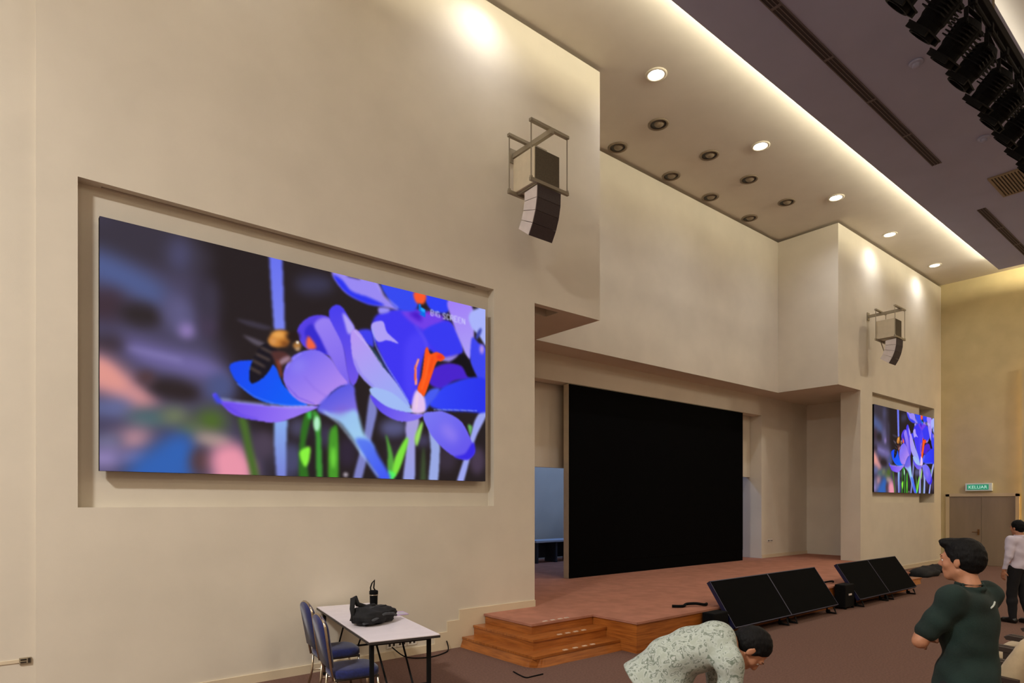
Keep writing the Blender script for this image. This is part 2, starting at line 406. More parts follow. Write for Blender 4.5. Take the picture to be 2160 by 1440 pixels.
# ------------------------------------------------------------------ the picture on the LED walls (flat print, painted on a vertex grid)
SW0, SW1, SZ0, SZ1, SYF = .805, 5.485, 2.315, 4.785, 0.0
def make_picture():
    W, Hh = 640, 338
    gx = np.linspace(SW0, SW1, W); gz = np.linspace(SZ0, SZ1, Hh)
    X, Z = np.meshgrid(gx, gz)
    d = X*_s+(SYF+CAM_D)*_c; rr = X*_c-(SYF+CAM_D)*_s
    PX = 1080+F_PX*rr/d; PY = HOR_Y-F_PX*(Z-CAM_H)/d
    img = np.zeros((Hh, W, 3)); img[:] = (36, 28, 30)
    A = lambda p: (140+p[0]/1.972, 360+p[1]/1.972)
    Bc = lambda p: (420+p[0]/2.88, 520+p[1]/2.88)
    Cc = lambda p: (680+p[0]/3.063, 560+p[1]/3.063)
    def spline(pts, n=6):
        P = np.array(pts, float); m = len(P); out = []
        for i in range(m):
            p0, p1, p2, p3 = P[i-1], P[i], P[(i+1) % m], P[(i+2) % m]
            for k in range(n):
                t = k/n
                out.append(.5*((2*p1)+(-p0+p2)*t+(2*p0-5*p1+4*p2-p3)*t*t+(-p0+3*p1-3*p2+p3)*t**3))
        return np.array(out)
    def blur(m, s):
        r = max(1, int(round(s)))
        for _ in range(2):
            for ax in (0, 1):
                k = np.pad(m, [(r+1, r) if a == ax else (0, 0) for a in (0, 1)], mode='edge')
                cs = np.cumsum(k, axis=ax)
                n = m.shape[ax]
                hi = np.take(cs, range(2*r+1, 2*r+1+n), axis=ax); lo = np.take(cs, range(0, n), axis=ax)
                m = (hi-lo)/(2*r+1)
        return m
    def pmask(P):
        x0, y0 = P.min(0)-2; x1, y1 = P.max(0)+2
        sel = (PX > x0) & (PX < x1) & (PY > y0) & (PY < y1)
        m = np.zeros(PX.shape)
        if not sel.any(): return m
        x = PX[sel]; y = PY[sel]; ins = np.zeros(x.shape, bool)
        for (ax, ay), (bx, by) in zip(P, np.roll(P, -1, 0)):
            c = ((ay > y) != (by > y)) & (x < (bx-ax)*(y-ay)/(by-ay+1e-12)+ax)
            ins ^= c
        m[sel] = ins
        return m
    def poly(T, pts, col, s=1, curve=True, col2=None, d=None, op=1):
        P = np.array([T(p) for p in pts], float)
        if curve: P = spline(P)
        m = blur(pmask(P), s)*op
        cc = np.array(col, float)
        if col2 is not None:
            p0 = np.array(T(d[0])); p1 = np.array(T(d[1])); v = p1-p0
            t = np.clip(((PX-p0[0])*v[0]+(PY-p0[1])*v[1])/(v@v), 0, 1)[..., None]
            cc = cc*(1-t)+np.array(col2, float)*t
        img[:] = img*(1-m[..., None])+cc*m[..., None]
    def ell(T, c, r, col, s=1, rot=0, op=1):
        a = math.radians(rot)
        pts = [(c[0]+r[0]*math.cos(t)*math.cos(a)-r[1]*math.sin(t)*math.sin(a), c[1]+r[0]*math.cos(t)*math.sin(a)+r[1]*math.sin(t)*math.cos(a)) for t in np.linspace(0, 2*PI, 20, endpoint=False)]
        poly(T, pts, col, s, False, op=op)
    def line(T, pts, wd, col, s=1, op=1):
        for p, q in zip(pts, pts[1:]):
            p = np.array(p, float); q = np.array(q, float); n = q-p; n = np.array((-n[1], n[0]))/np.hypot(*n)*wd/2
            poly(T, [p+n, q+n, q-n, p-n], col, s, False, op=op)
    # --- blurred background
    poly(A, [(120, 190), (420, 260), (540, 360), (590, 640), (680, 820), (700, 1000), (820, 1270), (120, 1260)], (72, 66, 92), 16)
    poly(A, [(120, 190), (560, 300), (560, 420), (300, 400), (120, 330)], (56, 50, 62), 12)
    poly(A, [(120, 340), (220, 370), (400, 480), (420, 560), (330, 540), (120, 440)], (78, 92, 142), 13)
    ell(A, (470, 350), (50, 70), (74, 72, 104), 10)
    ell(A, (180, 560), (70, 70), (62, 46, 56), 10)
    ell(A, (310, 600), (95, 50), (44, 36, 38), 8, 12)
    ell(A, (470, 600), (60, 90), (92, 88, 128), 10, -20)
    ell(A, (500, 665), (32, 32), (142, 120, 180), 6)
    ell(A, (590, 640), (30, 50), (70, 56, 80), 8)
    poly(A, [(230, 700), (420, 740), (600, 790), (680, 880), (520, 850), (300, 790)], (114, 104, 164), 11)
    line(A, [(250, 735), (480, 790)], 12, (150, 140, 196), 4, .6)
    ell(A, (180, 720), (60, 40), (60, 48, 58), 8)
    poly(A, [(120, 765), (200, 795), (300, 880), (385, 955), (350, 990), (240, 985), (120, 890)], (206, 142, 142), 11)
    poly(A, [(120, 790), (180, 810), (250, 900), (120, 870)], (222, 150, 140), 6)
    ell(A, (445, 910), (115, 45), (44, 34, 36), 7, 12)
    ell(A, (330, 860), (40, 30), (80, 56, 60), 6)
    ell(A, (640, 900), (60, 60), (74, 82, 128), 8)
    ell(A, (200, 985), (80, 40), (96, 104, 150), 9)
    ell(A, (340, 1030), (90, 35), (72, 104, 108), 9)
    ell(A, (450, 1020), (60, 40), (110, 120, 90), 9)
    ell(A, (600, 1040), (65, 45), (78, 112, 28), 12)
    ell(A, (520, 1070), (60, 30), (92, 104, 70), 8)
    ell(A, (280, 1115), (75, 42), (204, 152, 160), 12, -12)
    ell(A, (180, 1130), (50, 40), (110, 108, 140), 8)
    ell(A, (170, 1195), (60, 45), (140, 126, 176), 8)
    ell(A, (270, 1190), (70, 30), (120, 112, 160), 8)
    poly(A, [(250, 1250), (400, 1120), (460, 1090), (530, 1110), (510, 1260)], (48, 96, 176), 11)
    ell(A, (610, 1120), (80, 32), (168, 146, 138), 8, 10)
    ell(A, (560, 1205), (45, 55), (84, 60, 66), 7)
    poly(A, [(610, 1160), (720, 1140), (780, 1260), (620, 1265)], (232, 148, 168), 9)
    ell(A, (820, 1140), (60, 60), (74, 62, 80), 8); ell(A, (930, 1200), (60, 70), (70, 70, 104), 8)
    ell(Bc, (700, 230), (120, 60), (56, 54, 78), 9); ell(Bc, (60, 330), (60, 140), (60, 54, 72), 10)
    ell(Bc, (600, 1100), (60, 60), (70, 66, 92), 7); ell(Bc, (770, 1150), (50, 70), (58, 50, 76), 7); ell(Bc, (900, 1250), (60, 90), (46, 36, 54), 7)
    ell(Cc, (460, 1050), (90, 60), (84, 84, 124), 8); ell(Cc, (480, 1200), (70, 60), (48, 40, 50), 8); ell(Cc, (800, 1250), (70, 80), (54, 44, 58), 8)
    ell(Cc, (650, 1130), (50, 40), (66, 60, 90), 7); ell(Cc, (1000, 1260), (50, 90), (70, 56, 76), 7)
    # --- stems
    poly(Bc, [(425, 60), (505, 60), (515, 300), (522, 505), (455, 505), (440, 300)], (104, 114, 238), 2, False, (120, 130, 236), ((460, 90), (490, 500)))
    poly(Bc, [(455, 1050), (538, 1050), (532, 1170), (528, 1420), (472, 1420), (455, 1180)], (136, 172, 238), 2, False, (120, 130, 212), ((490, 1060), (490, 1390)))
    poly(Bc, [(240, 1040), (290, 1055), (320, 1200), (368, 1420), (325, 1420), (270, 1180)], (72, 104, 42), 3)
    poly(Bc, [(650, 1000), (690, 1000), (660, 1120), (645, 1240), (665, 1420), (608, 1420), (615, 1150)], (46, 108, 30), 2)
    poly(Bc, [(610, 1250), (672, 1215), (668, 1300), (640, 1335)], (136, 240, 62), 2)
    poly(Bc, [(688, 1000), (730, 1030), (740, 1150), (748, 1420), (715, 1420), (708, 1150)], (60, 146, 50), 2)
    ell(Bc, (715, 1075), (20, 46), (176, 236, 196), 2); line(Bc, [(668, 1000), (672, 1045)], 22, (70, 200, 90), 2)
    poly(Bc, [(800, 1160), (830, 1080), (842, 1150), (835, 1420), (795, 1420)], (56, 128, 30), 2)
    ell(Bc, (815, 1240), (15, 62), (124, 224, 54), 2)
    poly(Bc, [(1040, 890), (1080, 980), (1060, 1100), (985, 1420), (935, 1420), (1000, 1150)], (124, 128, 196), 2)
    poly(Cc, [(545, 990), (625, 990), (602, 1150), (592, 1420), (522, 1420), (540, 1200)], (168, 156, 220), 2, True, (150, 158, 226), ((580, 1000), (560, 1380)))
    poly(Cc, [(690, 1040), (752, 1120), (757, 1250), (740, 1420), (686, 1420), (700, 1200)], (152, 168, 228), 2)
    poly(Cc, [(985, 1000), (1048, 920), (1054, 980), (985, 1130), (905, 1420), (862, 1420), (930, 1200)], (156, 164, 238), 2)
    poly(Cc, [(410, 1090), (450, 1200), (470, 1340), (424, 1340), (422, 1200)], (84, 160, 60), 2)
    poly(Cc, [(538, 1115), (552, 1150), (492, 1330), (452, 1355), (470, 1240)], (124, 226, 62), 1.5)
    poly(Cc, [(598, 1105), (640, 1010), (648, 1040), (612, 1165)], (156, 220, 96), 1.5)
    poly(Cc, [(425, 1325), (475, 1350), (430, 1400)], (84, 240, 96), 2)
    poly(Cc, [(645, 1200), (662, 1200), (668, 1420), (632, 1420)], (58, 74, 46), 3); poly(Cc, [(940, 1030), (968, 1040), (955, 1095)], (104, 176, 92), 2)
    poly(Cc, [(45, 1090), (95, 1080), (98, 1420), (45, 1420)], (70, 150, 40), 3); ell(Cc, (70, 1240), (16, 70), (110, 210, 60), 3)
    ell(Bc, (890, 1385), (16, 14), (170, 160, 170), 2)
    # --- flower on the left
    poly(Bc, [(184, 730), (230, 697), (320, 690), (400, 700), (470, 735), (520, 850), (660, 965), (450, 957), (330, 912), (230, 825)], (22, 70, 240), 1, True, (10, 92, 246), ((200, 720), (560, 940)))
    line(Bc, [(230, 830), (330, 908), (450, 950)], 7, (84, 120, 240), 1, .7)
    poly(Bc, [(596, 505), (660, 432), (740, 415), (810, 440), (850, 480), (885, 700), (800, 665), (700, 635), (630, 600)], (84, 62, 226), 1)
    poly(Bc, [(640, 520), (690, 470), (740, 560), (780, 650), (690, 625)], (52, 40, 206), 2)
    poly(Bc, [(700, 475), (760, 430), (850, 480), (885, 640), (922, 845), (860, 800), (790, 665), (740, 560)], (150, 126, 242), 1.5, True, (124, 100, 236), ((720, 460), (890, 820)))
    poly(Bc, [(650, 600), (660, 545), (682, 560), (712, 612), (670, 625)], (244, 98, 62), 1.5)
    poly(Bc, [(788, 420), (822, 356), (870, 368), (920, 450), (946, 510), (945, 640), (972, 765), (935, 845), (900, 760), (872, 600)], (70, 60, 236), 1, True, (112, 84, 230), ((820, 360), (950, 820)))
    poly(Bc, [(872, 402), (920, 450), (946, 506), (908, 532), (886, 470)], (178, 162, 246), 1.5)
    poly(Bc, [(512, 810), (520, 740), (560, 672), (640, 632), (720, 630), (800, 682), (850, 760), (905, 835), (860, 848), (800, 890), (750, 957), (640, 952), (560, 900)], (112, 100, 240), 1, True, (176, 136, 238), ((560, 660), (760, 930)))
    ell(Bc, (600, 720), (50, 34), (150, 140, 246), 8, -40, .6)
    line(Bc, [(530, 840), (600, 915), (700, 955)], 6, (90, 60, 220), 1, .5); line(Bc, [(640, 790), (700, 860), (780, 915)], 5, (120, 90, 220), 2, .6); line(Bc, [(530, 740), (560, 690), (620, 648)], 5, (170, 160, 250), 1, .7)
    poly(Bc, [(84, 905), (104, 892), (130, 930), (300, 950), (480, 968), (720, 968), (640, 1012), (480, 1066), (350, 1056), (210, 1022), (140, 960)], (112, 78, 236), 1, True, (150, 116, 244), ((200, 940), (560, 1040)))
    line(Bc, [(125, 926), (260, 944), (420, 960), (560, 972), (700, 970)], 11, (176, 186, 246), 1.5, .8); line(Bc, [(155, 960), (260, 1028), (360, 1052)], 8, (70, 50, 220), 2, .6)
    poly(Bc, [(86, 905), (104, 892), (140, 945), (110, 950)], (60, 70, 226), 1.5)
    poly(Bc, [(715, 985), (800, 890), (862, 846), (935, 838), (950, 920), (962, 1030), (900, 1060), (800, 1030)], (86, 86, 226), 1.5, True, (128, 110, 226), ((800, 880), (880, 1020)))
    poly(Bc, [(730, 990), (800, 1010), (900, 1000), (958, 1000), (1000, 1130), (1060, 1225), (1000, 1270), (940, 1180), (860, 1075), (800, 1035)], (150, 190, 240), 3, True, (160, 206, 238), ((820, 1000), (980, 1200)))
    poly(Bc, [(950, 1170), (1040, 1180), (1090, 1270), (1160, 1390), (1150, 1420), (1095, 1410), (1010, 1285)], (90, 122, 240), 3, True, (66, 90, 242), ((980, 1180), (1130, 1390)))
    line(Bc, [(760, 1000), (850, 1075), (940, 1190), (1010, 1290), (1090, 1400)], 9, (200, 222, 248), 1.5, .6)
    ell(Bc, (860, 1000), (46, 20), (130, 96, 206), 6, -20, .7)
    # --- bee
    poly(Bc, [(225, 440), (330, 455), (440, 490), (400, 505), (300, 480)], (62, 56, 72), 2, op=.8); poly(Bc, [(268, 540), (330, 555), (400, 590), (350, 600)], (98, 90, 106), 2, op=.8)
    poly(Bc, [(304, 780), (315, 720), (340, 655), (380, 600), (440, 585), (475, 640), (445, 720), (395, 790), (330, 830), (308, 815)], (22, 18, 28), 1)
    for a, b in [((325, 690), (400, 730)), ((345, 650), (430, 690)), ((310, 735), (375, 770)), ((372, 610), (450, 650))]: line(Bc, [a, b], 9, (150, 124, 100), 1.5, .75)
    poly(Bc, [(440, 640), (520, 640), (560, 690), (510, 720), (500, 800), (485, 760), (465, 710)], (82, 46, 44), 1.5)
    ell(Bc, (520, 690), (40, 18), (170, 140, 160), 2, -30, .8); line(Bc, [(475, 690), (500, 790)], 9, (150, 60, 30), 1.5)
    ell(Bc, (490, 560), (72, 50), (196, 124, 50), 2, -15)
    ell(Bc, (480, 535), (40, 22), (232, 164, 82), 3); ell(Bc, (520, 590), (24, 18), (120, 66, 26), 3); ell(Bc, (450, 575), (22, 20), (216, 150, 84), 3)
    ell(Bc, (570, 545), (40, 34), (36, 22, 20), 3); ell(Bc, (595, 600), (26, 22), (170, 116, 60), 2); ell(Bc, (598, 582), (9, 9), (250, 240, 225), 1.2); ell(Bc, (600, 622), (16, 8), (226, 190, 150), 1.5)
    # --- flower on the right
    poly(Cc, [(225, 425), (315, 418), (330, 525), (280, 500)], (62, 62, 236), 1.5)
    poly(Cc, [(300, 520), (350, 560), (450, 720), (560, 880), (480, 800), (380, 660)], (40, 62, 90), 2)
    poly(Cc, [(316, 400), (350, 320), (450, 285), (600, 282), (700, 350), (830, 365), (905, 560), (770, 600), (680, 540), (640, 640), (620, 780), (575, 905), (480, 770), (400, 630), (335, 480)], (62, 52, 240), 1.5)
    poly(Cc, [(540, 500), (640, 430), (690, 520), (640, 600), (610, 780), (570, 870), (530, 760)], (74, 62, 246), 6)
    poly(Cc, [(510, 290), (650, 290), (790, 335), (690, 415), (600, 385)], (112, 62, 232), 3); poly(Cc, [(560, 310), (620, 300), (640, 360)], (70, 20, 200), 4)
    poly(Cc, [(320, 375), (390, 360), (418, 430), (492, 502), (420, 482), (362, 492), (326, 440)], (174, 158, 246), 1)
    poly(Cc, [(660, 415), (820, 370), (905, 545), (800, 575), (700, 512)], (54, 56, 240), 1.5)
    line(Cc, [(322, 400), (345, 520), (410, 640), (500, 780), (560, 880)], 6, (150, 170, 245), 1, .7)
    line(Cc, [(600, 390), (660, 470), (680, 540)], 9, (120, 100, 240), 3, .6)
    poly(Cc, [(365, 270), (430, 275), (430, 300), (370, 310)], (150, 140, 246), 1.5)
    poly(Cc, [(60, 40), (200, 80), (350, 110), (400, 200), (492, 282), (380, 265), (270, 235), (140, 165)], (152, 136, 242), 1.5)
    poly(Cc, [(70, 60), (130, 95), (190, 165), (300, 205), (400, 255), (300, 250), (180, 195), (110, 130)], (44, 52, 240), 2)
    poly(Cc, [(385, 110), (600, 170), (604, 285), (490, 282), (425, 215)], (52, 72, 240), 1.5); line(Cc, [(350, 110), (400, 200), (490, 275)], 12, (186, 168, 248), 2, .6)
    poly(Cc, [(665, 180), (815, 230), (805, 305), (700, 285)], (44, 62, 246), 2)
    poly(Cc, [(592, 175), (668, 185), (655, 245), (606, 238)], (250, 88, 42), 1.5)
    poly(Cc, [(812, 225), (965, 260), (978, 480), (950, 605), (885, 480), (835, 345)], (160, 128, 246), 1.5, True, (172, 156, 246), ((850, 250), (950, 560)))
    poly(Cc, [(945, 330), (980, 285), (1070, 285), (1070, 520), (1010, 450), (965, 400)], (168, 178, 250), 2)
    poly(Cc, [(965, 470), (1010, 500), (1060, 560), (1065, 900), (1000, 720), (958, 650)], (60, 68, 238), 2)
    ell(Cc, (1010, 440), (12, 40), (60, 70, 170), 2, 25); ell(Cc, (1030, 540), (14, 30), (190, 150, 230), 3)
    poly(Cc, [(680, 700), (760, 642), (860, 630), (935, 655), (955, 725), (850, 745), (780, 795), (700, 770)], (72, 32, 204), 2)
    poly(Cc, [(820, 615), (900, 570), (948, 612), (990, 722), (940, 718), (900, 650)], (16, 12, 20), 1.5)
    poly(Cc, [(750, 600), (830, 585), (880, 575), (820, 620)], (150, 130, 220), 2)
    poly(Cc, [(183, 450), (205, 412), (240, 430), (300, 520), (380, 640), (480, 760), (570, 915), (480, 872), (400, 822), (330, 795), (240, 705), (196, 600)], (182, 150, 242), 1, True, (150, 170, 245), ((220, 440), (540, 890)))
    line(Cc, [(200, 600), (245, 700), (330, 785)], 8, (110, 90, 236), 2, .6); line(Cc, [(205, 420), (300, 525), (390, 650)], 5, (206, 196, 250), 1, .7)
    poly(Cc, [(303, 802), (340, 788), (450, 822), (560, 912), (600, 945), (480, 952), (400, 912), (340, 862)], (160, 186, 244), 1)
    poly(Cc, [(310, 835), (420, 912), (560, 950), (655, 962), (600, 998), (500, 1006), (400, 962), (340, 902)], (92, 72, 236), 1, True, (124, 104, 240), ((360, 860), (560, 990)))
    poly(Cc, [(690, 890), (770, 792), (880, 742), (1000, 720), (1070, 760), (1070, 938), (900, 942), (760, 932)], (48, 66, 246), 1.5, True, (40, 50, 236), ((720, 860), (1040, 860)))
    poly(Cc, [(640, 880), (700, 800), (760, 800), (700, 890), (660, 940)], (70, 90, 240), 2)
    line(Cc, [(720, 930), (850, 932), (1000, 938)], 6, (150, 170, 246), 1, .8)
    poly(Cc, [(650, 962), (720, 942), (790, 945), (900, 1010), (970, 1150), (982, 1210), (935, 1252), (850, 1232), (760, 1162), (690, 1072)], (120, 116, 242), 1, True, (100, 84, 234), ((700, 950), (940, 1220)))
    ell(Cc, (820, 1080), (70, 40), (144, 124, 240), 8, 50, .8); poly(Cc, [(975, 1140), (985, 1210), (935, 1254), (850, 1234), (920, 1215)], (56, 40, 228), 2)
    poly(Cc, [(600, 812), (650, 825), (664, 942), (578, 942)], (226, 192, 240), 2); line(Cc, [(615, 830), (605, 930)], 7, (250, 220, 220), 1.5)
    poly(Cc, [(614, 795), (640, 720), (652, 640), (664, 545), (680, 528), (698, 570), (740, 558), (792, 592), (765, 618), (738, 625), (705, 715), (662, 835), (640, 830)], (250, 84, 22), 1)
    line(Cc, [(690, 590), (665, 720), (640, 800)], 6, (255, 140, 60), 1.5, .7); line(Cc, [(715, 590), (690, 690)], 6, (220, 50, 10), 1.5, .6); ell(Cc, (760, 590), (22, 18), (240, 56, 30), 2)
    line(Cc, [(622, 602), (602, 660), (605, 770)], 14, (250, 150, 128), 1.2); line(Cc, [(600, 640), (598, 740)], 7, (240, 90, 40), 1)
    # --- logo in the corner: teal mark and BIG SCREEN
    L = lambda p: (860+p[0]/12, 620+p[1]/12)
    poly(L, [(270, 250), (330, 250), (330, 330), (440, 400), (440, 590), (280, 500), (360, 480), (270, 420)], (0, 110, 230), .7, False); poly(L, [(330, 330), (440, 400), (430, 470), (330, 420)], (40, 170, 255), 1, False)
    poly(L, [(510, 430), (545, 440), (545, 520), (510, 510)], (150, 40, 190), .7, False)
    LET = {'B': [[(0, 0), (0, 6), (3, 6), (4, 5), (3, 3), (0, 3)], [(3, 3), (4, 1), (3, 0), (0, 0)]], 'I': [[(2, 0), (2, 6)]], 'G': [[(4, 5), (3, 6), (1, 6), (0, 5), (0, 1), (1, 0), (4, 0), (4, 3), (2, 3)]],
           'S': [[(4, 5), (3, 6), (1, 6), (0, 5), (1, 3), (3, 3), (4, 1), (3, 0), (0, 0)]], 'C': [[(4, 5), (3, 6), (1, 6), (0, 5), (0, 1), (1, 0), (4, 1)]], 'R': [[(0, 0), (0, 6), (3, 6), (4, 5), (3, 3), (0, 3)], [(2, 3), (4, 0)]],
           'E': [[(4, 0), (0, 0), (0, 6), (4, 6)], [(0, 3), (3, 3)]], 'N': [[(0, 0), (0, 6), (4, 0), (4, 6)]]}
    ox = 590.0
    for ch in 'BIG SCREEN':
        if ch == ' ': ox += 55; continue
        if ch == 'I': ox -= 24
        for strk in LET[ch]:
            line(L, [(ox+x*17, 400+(ox+x*17-590)*.27+(6-y)*22) for x, y in strk], 24, (206, 206, 252), .6, .9)
        ox += 98 if ch != 'I' else 72
    # sRGB -> linear, build the vertex grid
    v = np.clip(img/255, 0, 1); v = np.where(v <= .04045, v/12.92, ((v+.055)/1.055)**2.4)
    me = bpy.data.meshes.new('picture')
    co = np.stack([X-SW0, np.zeros_like(X), Z-SZ0], -1).reshape(-1, 3)
    idx = np.arange(W*Hh).reshape(Hh, W)
    q = np.stack([idx[:-1, :-1], idx[:-1, 1:], idx[1:, 1:], idx[1:, :-1]], -1).reshape(-1, 4)
    me.vertices.add(len(co)); me.vertices.foreach_set('co', co.ravel().astype('f'))
    me.loops.add(q.size); me.loops.foreach_set('vertex_index', q.ravel().astype('i'))
    me.polygons.add(len(q)); me.polygons.foreach_set('loop_start', np.arange(0, q.size, 4).astype('i'))
    me.update(calc_edges=True)
    at = me.color_attributes.new('picture', 'FLOAT_COLOR', 'POINT')
    at.data.foreach_set('color', np.concatenate([v.reshape(-1, 3), np.ones((W*Hh, 1))], 1).ravel().astype('f'))
    m = bpy.data.materials.new('led_picture'); m.use_nodes = True; nt = m.node_tree; b = nt.nodes['Principled BSDF']
    a = nt.nodes.new('ShaderNodeVertexColor'); a.layer_name = 'picture'
    b.inputs['Base Color'].default_value = (.004, .004, .005, 1); b.inputs['Roughness'].default_value = .8; b.inputs['Specular IOR Level'].default_value = .1
    nt.links.new(a.outputs[0], b.inputs['Emission Color']); b.inputs['Emission Strength'].default_value = 1.0/2**EXPO
    MATS['led_picture'] = m; me.materials.append(m)
    return me
pic = make_picture()
def led_wall(label, x, sx=1.0):
    t = thing('led_screen', label, 'screen', (x, 0, SZ0), 0)
    w_ = SW1-SW0; h_ = SZ1-SZ0
    bm = B(); box(bm, 0, w_, .004, .075, 0, h_); a = obj('cabinet', bm, 'black_plastic', t)
    bm = B(); box(bm, .06, w_-.06, .075, .138, .05, h_-.05); obj('mount', bm, 'rig_grey', t)
    p = bpy.data.objects.new('display', pic); C.objects.link(p); p.parent = t
    p['label'] = 'glowing picture of violet crocus flowers with a bee'
    t.scale.x = sx
    return t
led_wall('large wall screen of crocus flowers above the table and blue chairs', SW0)
led_wall('wall screen of crocus flowers on the far side of the stage near the exit door', 19.14, 1.03)

# centre screen
cs = thing('stage_led_screen', 'huge switched-off black screen standing at the rear of the stage', 'screen', (12.7, SB, ZS))
bm = B(); box(bm, -3.36, 3.36, 0, .15, .12, 4.09); obj('cabinet', bm, 'cabinet_cream', cs)
bm = B(); box(bm, -3.355, 3.355, -.02, .001, .30, 4.08); obj('display', bm, 'led_black', cs)
bm = B(); box(bm, -3.355, 3.355, -.015, .002, .001, .298); obj('base_panel', bm, 'led_black', cs)
for x in (-3.28, 0, 3.28):
    bm = B(); box(bm, x-.08, x+.08, .003, .15, .001, .12); obj('foot', bm, 'cabinet_cream', cs)

# tilted floor screens in front of the stage
def floor_screen(x0, x1, label):
    t = thing('floor_monitor_screen', label, 'monitor', ((x0+x1)/2, -2.13, 0), 0, 'tilted floor screens along the stage front')
    hw = (x1-x0)/2; dy, dz = .44, .65; L = math.hypot(dy, dz)
    a = math.atan2(dz, dy)
    M = Matrix.Translation((0, 0, .14)) @ Matrix.Rotation(a, 4, 'X')
    def put(bm, name, m, par=t):
        bmesh.ops.transform(bm, matrix=M, verts=bm.verts[:]); return obj(name, bm, m, par)
    bm = B(); box(bm, -hw+.012, hw-.012, .012, L-.012, .0, .03); put(bm, 'display', 'led_black')
    bm = B(); box(bm, -hw, hw, 0, L, -.03, .001); box(bm, -hw, -hw+.012, 0, L, 0, .033); box(bm, hw-.012, hw, 0, L, 0, .033); box(bm, -hw, hw, 0, .012, 0, .033); box(bm, -hw, hw, L-.012, L, 0, .033)
    put(bm, 'bezel', 'frame_navy')
    for s in (-1, 1):
        bm = B(); x = s*(hw-.14)
        tube(bm, [(x, .0, .12), (x, -.04, .018), (x, .12, .018)], .018)
        tube(bm, [(x, .12, .018), (x, .12, .30)], .018)
        lathe(bm, [(0, -.02), (.035, -.02), (.035, .02), (0, .02)], 12, m=Matrix.Translation((x, .1, .036)) @ Matrix.Rotation(PI/2, 4, 'Y'))
        obj('leg', bm, 'black_metal', t)
    return t
XM = [8.48, 10.18, 11.90]
floor_screen(XM[0], XM[1], 'tilted black floor screen beside the bending person, end of its pair with the cable loops')
floor_screen(XM[1], XM[2], 'tilted black floor screen of the nearer pair, farther from the wooden steps')
floor_screen(12.82, 14.28, 'tilted black floor screen of the far pair, nearer the stage steps')
floor_screen(14.28, 15.78, 'tilted black floor screen of the far pair, end towards the exit door')
# equipment cases beside the floor screens
def case(loc, s, label, rz=0):
    t = thing('equipment_case', label, 'case', loc, rz)
    bm = B(); box(bm, -s[0]/2, s[0]/2, -s[1]/2, s[1]/2, .03, s[2], .015); obj('body', bm, 'black_plastic', t)
    bm = B(); box(bm, -.06, .06, -s[1]/2-.012, -s[1]/2+.002, s[2]*.55, s[2]*.55+.035, .005); obj('handle', bm, 'cabinet_white', t)
    for sx in (-1, 1):
        for sy in (-1, 1):
            bm = B(); box(bm, sx*s[0]*.4-.02, sx*s[0]*.4+.02, sy*s[1]*.4-.02, sy*s[1]*.4+.02, 0, .032); obj('foot', bm, 'black_plastic', t)
case((8.25, -1.965, 0), (.38, .20, .40), 'black equipment case at the open end of the nearer floor screens')
case((12.58, -1.97, 0), (.40, .20, .46), 'black equipment case between the two pairs of floor screens')
# cables
def cable(name, pts, r, m, label, cat='cable'):
    P = [Vector(p) for p in pts]; out = []
    n = len(P)
    for i in range(n-1):
        p0, p1, p2, p3 = P[max(i-1, 0)], P[i], P[i+1], P[min(i+2, n-1)]
        for k in range(6):
            t = k/6; out.append(.5*((2*p1)+(-p0+p2)*t+(2*p0-5*p1+4*p2-p3)*t*t+(-p0+3*p1-3*p2+p3)*t**3))
    out.append(P[-1]); bm = B(); tube(bm, out, r, 8); return tag(obj(name, bm, m, None, True), label, cat)
cable('black_cable', [(7.95, -1.42, .444), (8.08, -1.52, .444), (8.2, -1.50, .46), (8.3, -1.6, .47), (8.42, -1.66, .45), (8.55, -1.62, .444)], .022, 'black_plastic', 'black cable loop lying on the stage edge by the nearer floor screens')
cable('black_cable', [(12.1, -1.45, .441), (12.3, -1.5, .46), (12.55, -1.55, .445), (12.8, -1.62, .46), (12.95, -1.6, .441)], .018, 'black_plastic', 'black cable lying on the stage edge by the far floor screens')
cable('floor_cable', [(4.77, -1.50, .008), (4.73, -1.66, .008), (4.72, -1.79, .008), (4.82, -1.80, .008), (4.97, -1.80, .008)], .008, 'black_plastic', 'short bent dark cable lying on the carpet before the wooden steps')
cable('wall_cable', [(3.95, -.05, .16), (4.1, -.16, .03), (4.35, -.28, .012), (4.62, -.22, .012), (4.78, -.10, .02), (4.80, -.03, .12)], .008, 'black_plastic', 'thin black cable on the floor between wall sockets and steps')
# dark soft bags by the far steps
for i, (x, y, s, lab) in enumerate([(19.95, -1.0, 1.0, 'flat black cable bag on the carpet beside the far steps'), (21.3, -.85, .8, 'second flat black bag on the carpet, nearer the exit door')]):
    bm = B(); bmesh.ops.create_icosphere(bm, subdivisions=3, radius=1)
    for v in bm.verts:
        n = .10*math.sin(7*v.co.x+3*i)+.08*math.cos(9*v.co.y+5*v.co.z)
        v.co = Vector((v.co.x*.70*s*(1+n), v.co.y*.30*s*(1+n), max(0, .05+v.co.z*.20*s*(1+n))))
    t = tag(obj('cable_bag', bm, 'dark_fabric', None, True, (x, y, 0)), lab, 'bag')

